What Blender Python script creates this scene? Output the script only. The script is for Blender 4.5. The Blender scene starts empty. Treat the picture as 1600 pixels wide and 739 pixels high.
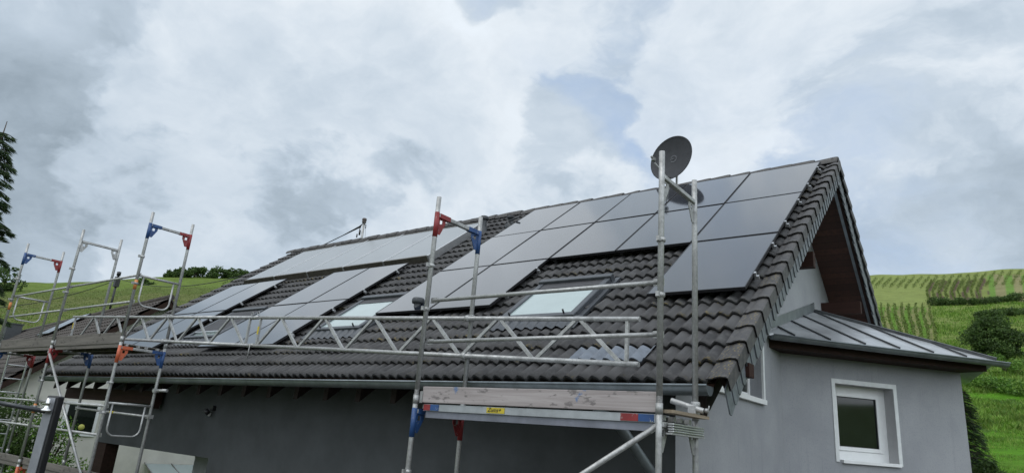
import bpy, math, random
import numpy as np
from mathutils import Vector, Matrix

random.seed(7)
rng = np.random.default_rng(11)
SC = bpy.context.scene
COL = SC.collection
R_ = math.radians

# ------------------------------------------------------------------ camera
CAM = Vector((2.19034, -10.97888, 1.6001))
cr = ((0.80190937, 0.59254728, 0.0763484), (-0.11571789, 0.27941794, -0.95317102), (-0.58613201, 0.7555219, 0.29263618))
cd = bpy.data.cameras.new('camera')
cam = bpy.data.objects.new('camera', cd)
COL.objects.link(cam)
m3 = Matrix(((cr[0][0], -cr[1][0], -cr[2][0]), (cr[0][1], -cr[1][1], -cr[2][1]), (cr[0][2], -cr[1][2], -cr[2][2])))
cam.matrix_world = Matrix.Translation(CAM) @ m3.to_4x4()
cd.sensor_width = 36.0
cd.lens = 1037.04 / 1600 * 36
cd.clip_start = 0.05
cd.clip_end = 5000
SC.camera = cam

# ------------------------------------------------------------------ view and light
SC.view_settings.view_transform = 'Standard'
SC.view_settings.look = 'None'
SC.view_settings.gamma = 1
SC.view_settings.use_curve_mapping = False
SC.view_settings.exposure = 0.45

SUN_EL, SUN_AZ = R_(58), R_(195)          # azimuth clockwise from +Y: high sun behind the clouds, south-south-west
sd_ = bpy.data.lights.new('sun', 'SUN')
sd_.energy = 0.6
sd_.angle = R_(25)
sd_.color = (1.0, 0.96, 0.9)
sun = bpy.data.objects.new('sun', sd_)
COL.objects.link(sun)
sv = Vector((math.sin(SUN_AZ) * math.cos(SUN_EL), math.cos(SUN_AZ) * math.cos(SUN_EL), math.sin(SUN_EL)))
sun.rotation_euler = sv.to_track_quat('Z', 'Y').to_euler()

W = bpy.data.worlds.new('World')
SC.world = W
W.use_nodes = True


class NT:
    """small helper for building node trees"""
    def __init__(s, tree):
        s.t = tree
        s.n = tree.nodes
        s.l = tree.links

    def new(s, typ, **kw):
        n = s.n.new(typ)
        for k, v in kw.items():
            setattr(n, k, v)
        return n

    def put(s, sock, v):
        if hasattr(v, 'is_linked') or hasattr(v, 'links'):
            s.l.new(v, sock)
        elif isinstance(v, (tuple, list)) and sock.type == 'RGBA' and len(v) == 3:
            sock.default_value = (*v, 1)
        else:
            sock.default_value = v

    def m(s, op, a, b=0.0, c=None, clamp=False):
        n = s.new('ShaderNodeMath', operation=op, use_clamp=clamp)
        s.put(n.inputs[0], a)
        s.put(n.inputs[1], b)
        if c is not None:
            s.put(n.inputs[2], c)
        return n.outputs[0]

    def vm(s, op, a, b=(0, 0, 0), scale=None):
        n = s.new('ShaderNodeVectorMath', operation=op)
        s.put(n.inputs[0], a)
        s.put(n.inputs[1], b)
        if scale is not None:
            s.put(n.inputs['Scale'], scale)
        return n.outputs['Value'] if op == 'DOT_PRODUCT' else n.outputs[0]

    def noise(s, vec, scale, detail=4, rough=0.5, dist=0.0, col=False):
        n = s.new('ShaderNodeTexNoise')
        if vec is not None:
            s.put(n.inputs['Vector'], vec)
        n.inputs['Scale'].default_value = scale
        n.inputs['Detail'].default_value = detail
        n.inputs['Roughness'].default_value = rough
        n.inputs['Distortion'].default_value = dist
        return n.outputs['Color'] if col else n.outputs['Fac']

    def mix(s, f, a, b, typ='MIX'):
        n = s.new('ShaderNodeMix', data_type='RGBA', blend_type=typ)
        s.put(n.inputs[0], f)
        s.put(n.inputs[6], a)
        s.put(n.inputs[7], b)
        return n.outputs[2]

    def ramp(s, f, stops):
        n = s.new('ShaderNodeValToRGB')
        s.put(n.inputs[0], f)
        e = n.color_ramp.elements
        while len(e) < len(stops):
            e.new(0.5)
        for i, (p, c) in enumerate(stops):
            e[i].position = p
            e[i].color = (*c, 1) if len(c) == 3 else c
        return n.outputs['Color']

    def map(s, f, a, b, c=0.0, d=1.0, smooth=True):
        n = s.new('ShaderNodeMapRange', interpolation_type='SMOOTHSTEP' if smooth else 'LINEAR')
        s.put(n.inputs[0], f)
        for i, v in zip((1, 2, 3, 4), (a, b, c, d)):
            n.inputs[i].default_value = v
        return n.outputs[0]


def build_sky():
    k = NT(W.node_tree)
    k.n.clear()
    out = k.new('ShaderNodeOutputWorld')
    bg = k.new('ShaderNodeBackground')
    bg.inputs['Strength'].default_value = 0.1
    k.l.new(bg.outputs[0], out.inputs[0])
    sky = k.new('ShaderNodeTexSky', sky_type='NISHITA')
    sky.sun_disc = False
    sky.sun_elevation = SUN_EL
    sky.sun_rotation = SUN_AZ
    sky.air_density = 1.0
    sky.dust_density = 1.5
    d = k.new('ShaderNodeTexCoord').outputs['Generated']
    sep = k.new('ShaderNodeSeparateXYZ')
    k.l.new(d, sep.inputs[0])
    zc = k.m('ADD', k.m('MAXIMUM', sep.outputs['Z'], 0.0), 0.55)
    inv = k.m('DIVIDE', 1.0, zc)
    flat = k.vm('SCALE', d, scale=inv)                     # flatten towards the horizon like a cloud deck
    wn = k.noise(flat, 2.2, 6, 0.58, col=True)
    warp = k.vm('SCALE', k.vm('SUBTRACT', wn, (0.5, 0.5, 0.5)), scale=0.5)
    dw = k.vm('NORMALIZE', k.vm('ADD', d, warp))
    fw = k.vm('ADD', flat, k.vm('SCALE', warp, scale=0.5))
    f1 = k.noise(fw, 2.3, 9, 0.55, 0.2)
    f2 = k.noise(k.vm('ADD', fw, (3.1, 7.7, 1.3)), 5.5, 9, 0.6, 0.2)

    def blob(v, a, sig):
        x = k.m('SUBTRACT', k.vm('DOT_PRODUCT', dw, Vector(v).normalized()), 1.0)
        return k.m('MULTIPLY', k.m('EXPONENT', k.m('MULTIPLY', x, 1.0 / sig ** 2)), a)
    f3 = k.noise(k.vm('ADD', fw, (5.7, 2.2, 9.4)), 3.0, 12, 0.58, 0.1)
    f4 = k.noise(k.vm('ADD', fw, (1.7, 8.2, 3.4)), 8.0, 10, 0.6, 0.1)
    # heaps: bright cloud tops with a crisp, ragged rim against the greyer deck behind
    cov = k.m('ADD', 0.47, k.m('MULTIPLY', k.m('SUBTRACT', f1, 0.5), 1.5))
    cov = k.m('ADD', cov, k.m('MULTIPLY', k.m('SUBTRACT', f3, 0.5), 0.75))
    for v, a, s in SKY_HEAP:
        cov = k.m('ADD', cov, blob(v, a, s))
    heap = k.map(cov, 0.46, 0.60)
    core = k.map(cov, 0.62, 1.15)                                 # thick middles go grey again
    lum = k.m('ADD', 0.395, k.m('MULTIPLY', heap, 0.125))
    lum = k.m('SUBTRACT', lum, k.m('MULTIPLY', core, 0.09))
    lum = k.m('ADD', lum, k.m('MULTIPLY', k.m('SUBTRACT', k.map(f2, 0.32, 0.68), 0.5), 0.09))
    lum = k.m('ADD', lum, k.m('MULTIPLY', k.m('SUBTRACT', f4, 0.5), 0.17))
    for v, a, s in SKY_LUM:
        lum = k.m('ADD', lum, blob(v, a, s))
    lum = k.m('MINIMUM', k.m('MAXIMUM', lum, 0.2), 1.3)
    tint = k.ramp(lum, [(0.22, (0.80, 1.0, 1.19)), (0.45, (0.85, 1.0, 1.16)), (0.62, (0.92, 1.0, 1.08))])
    cc = k.mix(1.0, tint, k.vm('SCALE', (10.0, 10.0, 10.0), scale=lum), 'MULTIPLY')
    gap = k.m('MULTIPLY', k.m('SUBTRACT', 0.5, f3), 2.2)
    for v, a, s in SKY_GAP:
        gap = k.m('ADD', gap, blob(v, a, s))
    gap = k.map(gap, 0.1, 0.85, 0.0, 0.62)
    gap = k.m('MULTIPLY', gap, k.m('SUBTRACT', 1.0, k.m('MULTIPLY', heap, 0.75)))
    blue = k.mix(0.75, sky.outputs[0], (3.3, 4.5, 6.6))
    col = k.mix(gap, cc, blue)
    k.l.new(col, bg.inputs['Color'])
    W.cycles.sampling_method = 'MANUAL'
    W.cycles.sample_map_resolution = 1024


SKY_HEAP = [((-0.76, 0.53, 0.38), 0.30, 0.12), ((-0.84, 0.42, 0.33), 0.15, 0.08), ((-0.62, 0.62, 0.42), 0.25, 0.13), ((-0.3, 0.79, 0.53), 0.20, 0.13), ((-0.85, 0.3, 0.43), 0.15, 0.10), ((-0.93, 0.17, 0.33), -0.25, 0.14),
            ((-0.79, 0.53, 0.30), -0.15, 0.10), ((-0.45, 0.76, 0.46), -0.12, 0.07), ((-0.53, 0.62, 0.60), -0.3, 0.05), ((-0.16, 0.88, 0.42), 0.0, 0.12)]
SKY_LUM = [((-0.92, 0.16, 0.38), -0.12, 0.13), ((-0.93, 0.27, 0.22), -0.07, 0.15),
           ((-0.79, 0.53, 0.29), -0.05, 0.10), ((-0.70, 0.68, 0.24), -0.04, 0.10), ((-0.62, 0.62, 0.42), 0.06, 0.12),
           ((0.02, 0.96, 0.29), -0.10, 0.06), ((-0.2, 0.93, 0.33), 0.04, 0.2), ((-0.68, 0.36, 0.68), 0.10, 0.14),
           ((0.1, -0.75, 0.65), 0.70, 0.65), ((0.9, -0.05, 0.4), 0.75, 0.5)]
SKY_GAP = [((-0.15, 0.5, 0.86), 0.65, 0.25), ((-0.53, 0.62, 0.60), 0.75, 0.06), ((-0.46, 0.72, 0.52), 0.42, 0.05), ((-0.45, 0.77, 0.45), 0.35, 0.06),
           ((-0.38, 0.82, 0.42), 0.5, 0.06), ((-0.3, 0.88, 0.36), 0.25, 0.1), ((-0.16, 0.88, 0.43), 0.28, 0.13), ((-0.75, 0.3, 0.4), -0.6, 0.4),
           ((-0.8, 0.5, 0.3), -0.6, 0.3), ((0.0, 0.97, 0.25), 0.1, 0.15)]
build_sky()

# ------------------------------------------------------------------ materials
MATS = {}


def mat(name, col=(0.5, 0.5, 0.5), rough=0.6, metal=0.0, spec=0.5, noise=None, bump=None, fn=None):
    """noise = (scale, amount): mottled colour; bump = (scale, strength, distance)"""
    if name in MATS:
        return MATS[name]
    ma = bpy.data.materials.new(name)
    ma.use_nodes = True
    k = NT(ma.node_tree)
    b = k.n['Principled BSDF']
    b.inputs['Base Color'].default_value = (*col, 1)
    b.inputs['Roughness'].default_value = rough
    b.inputs['Metallic'].default_value = metal
    b.inputs['Specular IOR Level'].default_value = spec
    pos = k.new('ShaderNodeTexCoord').outputs['Object']
    if noise:
        f = k.noise(pos, noise[0], 6, 0.62)
        lo = tuple(c * (1 - noise[1]) for c in col)
        hi = tuple(min(1, c * (1 + noise[1])) for c in col)
        k.l.new(k.ramp(f, [(0.3, lo), (0.7, hi)]), b.inputs['Base Color'])
    if bump:
        bn = k.new('ShaderNodeBump')
        bn.inputs['Strength'].default_value = bump[1]
        bn.inputs['Distance'].default_value = bump[2]
        k.l.new(k.noise(pos, bump[0], 5, 0.6), bn.inputs['Height'])
        k.l.new(bn.outputs[0], b.inputs['Normal'])
    if fn:
        fn(k, b, pos)
    MATS[name] = ma
    return ma


def f_tile(k, b, pos):
    # per-tile tone, weather streaks, yellow lichen; roof coordinates live in the UV map (u = tile across, v = row)
    uv = k.new('ShaderNodeUVMap').outputs[0]
    fl = k.new('ShaderNodeVectorMath', operation='FLOOR')
    k.l.new(uv, fl.inputs[0])
    wn = k.new('ShaderNodeTexWhiteNoise', noise_dimensions='2D')
    k.l.new(fl.outputs[0], wn.inputs['Vector'])
    tone = k.ramp(wn.outputs['Value'], [(0.0, (0.026, 0.0255, 0.027)), (0.5, (0.041, 0.0405, 0.042)), (1.0, (0.064, 0.063, 0.0645))])
    mot = k.noise(pos, 9.0, 6, 0.65)
    c = k.mix(k.map(mot, 0.35, 0.75), tone, (0.076, 0.075, 0.076))
    big = k.noise(pos, 1.1, 3, 0.6)
    fr = k.new('ShaderNodeVectorMath', operation='FRACTION')
    k.l.new(uv, fr.inputs[0])
    sp = k.new('ShaderNodeSeparateXYZ')
    k.l.new(fr.outputs[0], sp.inputs[0])
    lowedge = k.map(sp.outputs['Y'], 0.30, 0.02)           # near the lower lip of each tile
    mps = k.new('ShaderNodeMapping')
    mps.inputs['Scale'].default_value = (16, 1.6, 1.6)
    k.l.new(pos, mps.inputs[0])
    c = k.mix(k.m('MULTIPLY', k.map(k.noise(mps.outputs[0], 1.0, 5, 0.65), 0.52, 0.72), 0.5), c, (0.018, 0.017, 0.017))
    lich = k.noise(pos, 26.0, 4, 0.6)
    lm = k.m('MULTIPLY', k.map(lich, 0.52, 0.6), k.m('MULTIPLY', lowedge, k.map(big, 0.52, 0.66)))
    c = k.mix(k.m('MULTIPLY', lm, 0.65), c, (0.23, 0.17, 0.035))
    moss = k.m('MULTIPLY', k.map(k.noise(pos, 14.0, 5, 0.6), 0.62, 0.7), k.map(k.noise(pos, 0.8, 2), 0.5, 0.62))
    c = k.mix(k.m('MULTIPLY', moss, 0.6), c, (0.045, 0.05, 0.02))
    k.l.new(c, b.inputs['Base Color'])
    k.l.new(k.map(mot, 0.2, 0.8, 0.58, 0.8, smooth=False), b.inputs['Roughness'])
    bn = k.new('ShaderNodeBump')
    bn.inputs['Strength'].default_value = 0.35
    bn.inputs['Distance'].default_value = 0.004
    k.l.new(k.noise(pos, 60, 5, 0.6), bn.inputs['Height'])
    k.l.new(bn.outputs[0], b.inputs['Normal'])


M_TILE = mat('roof tile', rough=0.55, spec=0.4, fn=f_tile)


def f_verge(k, b, pos, lichen=False):
    oi = k.new('ShaderNodeObjectInfo')
    tone = k.ramp(oi.outputs['Random'], [(0, (0.032, 0.031, 0.033)), (1, (0.062, 0.060, 0.062))])
    c = k.mix(k.map(k.noise(pos, 12, 6, 0.65), 0.4, 0.75), tone, (0.09, 0.086, 0.08))
    geo = k.new('ShaderNodeNewGeometry')
    rr = k.m('ADD', 0.555 if lichen else 0.0, k.noise(pos, 48, 6, 0.68))
    sepn = k.new('ShaderNodeSeparateXYZ')
    k.l.new(geo.outputs['Normal'], sepn.inputs[0])
    up = k.map(sepn.outputs['Z'], 0.3, 0.6)
    c = k.mix(k.m('MULTIPLY', k.map(rr, 1.12, 1.25), k.m('MULTIPLY', up, 0.9)), c, (0.33, 0.23, 0.02))
    k.l.new(c, b.inputs['Base Color'])


M_VERGE = mat('verge tile', rough=0.6, fn=f_verge, bump=(50, 0.3, 0.004))
M_VERGE_L = mat('lichened verge tile', rough=0.65, fn=lambda k, b, pos: f_verge(k, b, pos, True), bump=(50, 0.3, 0.004))


def f_plaster(k, b, pos):
    f = k.noise(pos, 1.3, 4, 0.6)
    g = k.noise(pos, 55, 4, 0.7)
    c = k.mix(k.map(f, 0.3, 0.7), (0.29, 0.30, 0.318), (0.345, 0.354, 0.37))
    c = k.mix(k.m('MULTIPLY', k.map(g, 0.5, 0.72), 0.5), c, (0.20, 0.215, 0.24))
    mp = k.new('ShaderNodeMapping')
    mp.inputs['Scale'].default_value = (9, 9, 0.5)
    k.l.new(pos, mp.inputs[0])
    st = k.map(k.noise(mp.outputs[0], 1.0, 5, 0.6), 0.56, 0.78)
    c = k.mix(k.m('MULTIPLY', st, 0.4), c, (0.20, 0.21, 0.22))
    mpd = k.new('ShaderNodeMapping')
    mpd.inputs['Scale'].default_value = (34, 34, 0.9)
    k.l.new(pos, mpd.inputs[0])
    dr = k.map(k.noise(mpd.outputs[0], 1.0, 6, 0.7), 0.6, 0.74)
    c = k.mix(k.m('MULTIPLY', dr, 0.3), c, (0.17, 0.175, 0.175))
    k.l.new(c, b.inputs['Base Color'])
    bn = k.new('ShaderNodeBump')
    bn.inputs['Strength'].default_value = 0.8
    bn.inputs['Distance'].default_value = 0.006
    k.l.new(k.noise(pos, 110, 4, 0.7), bn.inputs['Height'])
    k.l.new(bn.outputs[0], b.inputs['Normal'])


M_PLASTER = mat('grey render', rough=0.9, spec=0.2, fn=f_plaster)
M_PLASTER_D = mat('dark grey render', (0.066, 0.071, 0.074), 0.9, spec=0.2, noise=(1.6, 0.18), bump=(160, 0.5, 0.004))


def f_panel(k, b, pos):
    f = k.noise(pos, 1.3, 3, 0.5)
    k.l.new(k.ramp(f, [(0.3, (0.010, 0.013, 0.020)), (0.7, (0.016, 0.020, 0.030))]), b.inputs['Base Color'])
    k.l.new(k.map(k.noise(pos, 3.0, 4, 0.6), 0.3, 0.75, 0.05, 0.085), b.inputs['Roughness'])
    b.inputs['IOR'].default_value = 1.6
    b.inputs['Coat Weight'].default_value = 0.7
    b.inputs['Coat IOR'].default_value = 1.6
    b.inputs['Coat Roughness'].default_value = 0.07


M_PANEL = mat('black solar glass', rough=0.1, spec=0.5, fn=f_panel)
M_BLACK = mat('black anodised aluminium', (0.012, 0.012, 0.014), 0.4, spec=0.5, noise=(20, 0.2))
M_ALU = mat('bright aluminium', (0.62, 0.63, 0.64), 0.35, 0.9, noise=(30, 0.15))


def f_thermal(k, b, pos):
    f = k.noise(pos, 0.9, 3, 0.5)
    k.l.new(k.ramp(f, [(0.3, (0.22, 0.24, 0.255)), (0.7, (0.26, 0.28, 0.295))]), b.inputs['Base Color'])


M_THERMAL = mat('frosted collector glass', rough=0.3, spec=0.6, fn=f_thermal)
M_BRONZE = mat('bronze collector frame', (0.11, 0.10, 0.085), 0.5, 0.5, noise=(8, 0.3))


def f_galv(k, b, pos):
    v = k.new('ShaderNodeTexVoronoi')
    v.inputs['Scale'].default_value = 55
    k.l.new(pos, v.inputs['Vector'])
    f = k.noise(pos, 7, 6, 0.65)
    c = k.ramp(f, [(0.3, (0.23, 0.235, 0.23)), (0.5, (0.36, 0.365, 0.36)), (0.72, (0.47, 0.475, 0.47))])
    sv_ = k.new('ShaderNodeSeparateColor')
    k.l.new(v.outputs['Color'], sv_.inputs[0])
    c = k.mix(0.22, c, k.ramp(sv_.outputs[0], [(0, (0.2, 0.2, 0.2)), (1, (0.6, 0.6, 0.6))]))
    rust = k.map(k.noise(pos, 16, 6, 0.7), 0.66, 0.74)
    c = k.mix(k.m('MULTIPLY', rust, 0.35), c, (0.16, 0.11, 0.07))
    k.l.new(c, b.inputs['Base Color'])
    k.l.new(k.map(f, 0.3, 0.7, 0.6, 0.42), b.inputs['Roughness'])


M_GALV = mat('galvanised steel', metal=0.55, rough=0.5, fn=f_galv)
M_ZINC = mat('weathered zinc', (0.20, 0.225, 0.24), 0.42, 0.6, noise=(5, 0.25))


def f_roofzinc(k, b, pos):
    f = k.noise(pos, 2.2, 6, 0.65)
    c = k.ramp(f, [(0.3, (0.30, 0.32, 0.33)), (0.55, (0.46, 0.48, 0.50)), (0.75, (0.58, 0.60, 0.62))])
    c = k.mix(k.m('MULTIPLY', k.map(k.noise(pos, 9, 5, 0.7), 0.56, 0.7), 0.4), c, (0.19, 0.20, 0.195))
    k.l.new(c, b.inputs['Base Color'])


M_ROOFZINC = mat('standing seam zinc', rough=0.33, metal=0.35, fn=f_roofzinc)
M_SEAM = mat('seam metal', (0.10, 0.106, 0.11), 0.5, 0.4, noise=(10, 0.3))
M_SLATE = mat('slate cladding', (0.115, 0.13, 0.145), 0.5, 0.0, 0.6, noise=(14, 0.35), bump=(30, 0.4, 0.004))


def chip(name, col):
    """paint worn through to steel"""
    def fn(k, b, pos):
        f = k.noise(pos, 24, 7, 0.72)
        g = k.map(f, 0.60, 0.66)
        c = k.mix(k.map(k.noise(pos, 9, 4), 0.3, 0.7), tuple(x * 0.75 for x in col), col)
        k.l.new(k.mix(g, c, (0.34, 0.34, 0.33)), b.inputs['Base Color'])
        k.l.new(k.m('MULTIPLY', g, 0.5), b.inputs['Metallic'])
    return mat(name, col, 0.5, fn=fn)


M_BLUE = chip('worn blue paint', (0.02, 0.07, 0.21))
M_RED = chip('worn red paint', (0.25, 0.022, 0.025))
M_ORANGE = chip('worn orange paint', (0.55, 0.12, 0.05))
M_BAND = chip('orange tape', (0.55, 0.20, 0.05))
M_YELLOW = mat('yellow sticker', (0.48, 0.38, 0.03), 0.6, noise=(12, 0.15))
M_INK = mat('black print', (0.02, 0.02, 0.02), 0.6)


def wood(name, a, c_, knots=True, axis=0, paint=False):
    def fn(k, b, pos):
        mp = k.new('ShaderNodeMapping')
        s = [22, 22, 22]
        s[axis] = 0.9
        mp.inputs['Scale'].default_value = s
        k.l.new(pos, mp.inputs[0])
        g = k.noise(mp.outputs[0], 1.0, 6, 0.65, 0.6)
        c = k.mix(k.map(g, 0.3, 0.7), a, c_)
        mp2 = k.new('ShaderNodeMapping')
        s2 = [20, 20, 20]
        s2[axis] = 8.0
        mp2.inputs['Scale'].default_value = s2
        k.l.new(pos, mp2.inputs[0])
        kn = k.map(k.noise(mp2.outputs[0], 1.0, 3, 0.6), 0.58, 0.68)
        c = k.mix(k.m('MULTIPLY', kn, 0.75 if knots else 0.2), c, tuple(x * 0.3 for x in a))
        if paint:
            pm = k.map(k.noise(pos, 3.3, 5, 0.6), 0.66, 0.71)
            c = k.mix(k.m('MULTIPLY', pm, 0.7), c, (0.03, 0.13, 0.32))
        k.l.new(c, b.inputs['Base Color'])
    return mat(name, a, 0.8, spec=0.25, fn=fn, bump=(70, 0.25, 0.003))


M_BOARD = wood('grey toe board wood', (0.40, 0.365, 0.36), (0.26, 0.23, 0.225), paint=True)
M_BOARD_L = wood('weathered plank wood', (0.17, 0.155, 0.14), (0.10, 0.092, 0.085))
M_BROWN = wood('brown stained wood', (0.016, 0.010, 0.008), (0.010, 0.007, 0.005), knots=False, axis=1)
M_DARKWOOD = wood('dark brown wood', (0.035, 0.018, 0.013), (0.022, 0.012, 0.009), knots=False)
M_PURLIN = wood('red brown purlin wood', (0.042, 0.018, 0.013), (0.026, 0.011, 0.008), knots=False)


def f_soffit(k, b, pos):
    sp = k.new('ShaderNodeSeparateXYZ')
    k.l.new(pos, sp.inputs[0])
    z = k.m('DIVIDE', sp.outputs['Z'], 0.085)
    fr = k.m('FRACT', z)
    edge = k.map(fr, 0.0, 0.10)
    wn = k.new('ShaderNodeTexWhiteNoise', noise_dimensions='1D')
    k.l.new(k.m('FLOOR', z), wn.inputs['W'])
    c = k.ramp(wn.outputs[0], [(0, (0.052, 0.021, 0.014)), (1, (0.085, 0.034, 0.022))])
    c = k.mix(k.map(k.noise(pos, 14, 5, 0.7), 0.35, 0.75), c, (0.04, 0.017, 0.011))
    c = k.mix(edge, (0.015, 0.007, 0.005), c)
    k.l.new(c, b.inputs['Base Color'])


M_SOFFIT = mat('brown soffit boards', rough=0.75, fn=f_soffit)
M_WHITE = mat('white window frame', (0.76, 0.77, 0.77), 0.4, noise=(6, 0.05))
M_TRIM = mat('white plaster surround', (0.66, 0.68, 0.68), 0.8, noise=(9, 0.08))
M_REVEAL = mat('grey reveal plaster', (0.42, 0.42, 0.43), 0.85, noise=(9, 0.06))
M_GLASS_D = mat('dark window glass', (0.012, 0.016, 0.013), 0.04, spec=0.6, noise=(4, 0.3))
M_SKYGLASS = mat('pale roof window glass', (0.33, 0.40, 0.40), 0.07, spec=0.7, noise=(1.2, 0.1))
M_GREYMETAL = mat('grey roof window cover', (0.075, 0.082, 0.092), 0.42, 0.4, noise=(10, 0.15))
M_SHUTTER = mat('grey roller shutter', (0.045, 0.045, 0.05), 0.55, noise=(6, 0.2))
M_DISH = mat('graphite dish paint', (0.042, 0.044, 0.050), 0.6, spec=0.25, noise=(7, 0.15))
M_DISHLOGO = mat('light emblem print', (0.07, 0.075, 0.085), 0.5)
M_PLASTIC = mat('grey plastic', (0.2, 0.2, 0.2), 0.5, noise=(9, 0.1))
M_VENT = mat('anthracite vent pipe', (0.035, 0.04, 0.045), 0.5, noise=(9, 0.2))
M_CABLE = mat('black cable', (0.012, 0.012, 0.012), 0.6)
M_CREAM = mat('cream render', (0.62, 0.60, 0.55), 0.9, spec=0.2, noise=(2.0, 0.1), bump=(90, 0.3, 0.004))
M_DECK = mat('galvanised deck steel', (0.36, 0.38, 0.40), 0.45, 0.45, noise=(6, 0.2))
M_UNDER = mat('deck underside', (0.20, 0.21, 0.25), 0.5, 0.4, noise=(5, 0.2))
M_ZIPPERGLASS = mat('canopy glass', (0.30, 0.36, 0.36), 0.08, spec=0.6)
M_CLEAR = mat('cloudy clear plastic', (0.62, 0.66, 0.68), 0.25, spec=0.6, noise=(6, 0.1))


def f_leaf(a, b_, c_):
    def fn(k, b, pos):
        geo = k.new('ShaderNodeNewGeometry')
        c = k.ramp(geo.outputs['Random Per Island'], [(0.0, a), (0.55, b_), (1.0, c_)])
        big = k.map(k.noise(pos, 0.9, 3, 0.6), 0.35, 0.65, 0.65, 1.2)
        sc = k.vm('SCALE', c, scale=big)
        k.l.new(sc, b.inputs['Base Color'])
        tr = k.new('ShaderNodeBsdfTranslucent')
        k.l.new(sc, tr.inputs['Color'])
        mx = k.new('ShaderNodeMixShader')
        mx.inputs[0].default_value = 0.3
        k.l.new(b.outputs[0], mx.inputs[1])
        k.l.new(tr.outputs[0], mx.inputs[2])
        k.l.new(mx.outputs[0], k.n['Material Output'].inputs[0])
    return fn


M_LEAF = mat('bright leaves', rough=0.55, spec=0.35, fn=f_leaf((0.06, 0.135, 0.02), (0.115, 0.245, 0.035), (0.22, 0.36, 0.06)))
M_LEAF_D = mat('dark leaves', rough=0.6, spec=0.3, fn=f_leaf((0.032, 0.066, 0.015), (0.058, 0.108, 0.025), (0.105, 0.17, 0.042)))
M_NEEDLE = mat('conifer needles', rough=0.6, spec=0.3, fn=f_leaf((0.022, 0.042, 0.018), (0.042, 0.075, 0.03), (0.075, 0.115, 0.04)))
M_GRASS = mat('grass blades', rough=0.6, spec=0.3, fn=f_leaf((0.085, 0.18, 0.018), (0.135, 0.26, 0.03), (0.25, 0.33, 0.075)))
M_VINE = mat('vine leaves', rough=0.6, spec=0.25, fn=f_leaf((0.08, 0.125, 0.024), (0.12, 0.175, 0.036), (0.19, 0.21, 0.07)))
M_BARK = mat('bark', (0.055, 0.042, 0.032), 0.9, noise=(12, 0.4), bump=(30, 0.6, 0.01))


def f_ground(k, b, pos):
    at = k.new('ShaderNodeVertexColor', layer_name='Col')
    n1 = k.map(k.noise(pos, 0.35, 8, 0.7), 0.25, 0.75, 0.62, 1.38, smooth=False)
    n2 = k.map(k.noise(pos, 3.0, 6, 0.7), 0.25, 0.75, 0.7, 1.3, smooth=False)
    c = k.vm('SCALE', at.outputs['Color'], scale=k.m('MULTIPLY', n1, n2))
    dry = k.map(k.noise(pos, 0.12, 6, 0.7), 0.5, 0.72)
    c = k.mix(k.m('MULTIPLY', dry, 0.35), c, (0.16, 0.15, 0.05))
    k.l.new(c, b.inputs['Base Color'])
    bn = k.new('ShaderNodeBump')
    bn.inputs['Strength'].default_value = 0.8
    bn.inputs['Distance'].default_value = 0.25
    k.l.new(k.noise(pos, 2.2, 8, 0.75), bn.inputs['Height'])
    k.l.new(bn.outputs[0], b.inputs['Normal'])


M_GROUND = mat('meadow ground', rough=0.95, spec=0.1, fn=f_ground)


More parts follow.
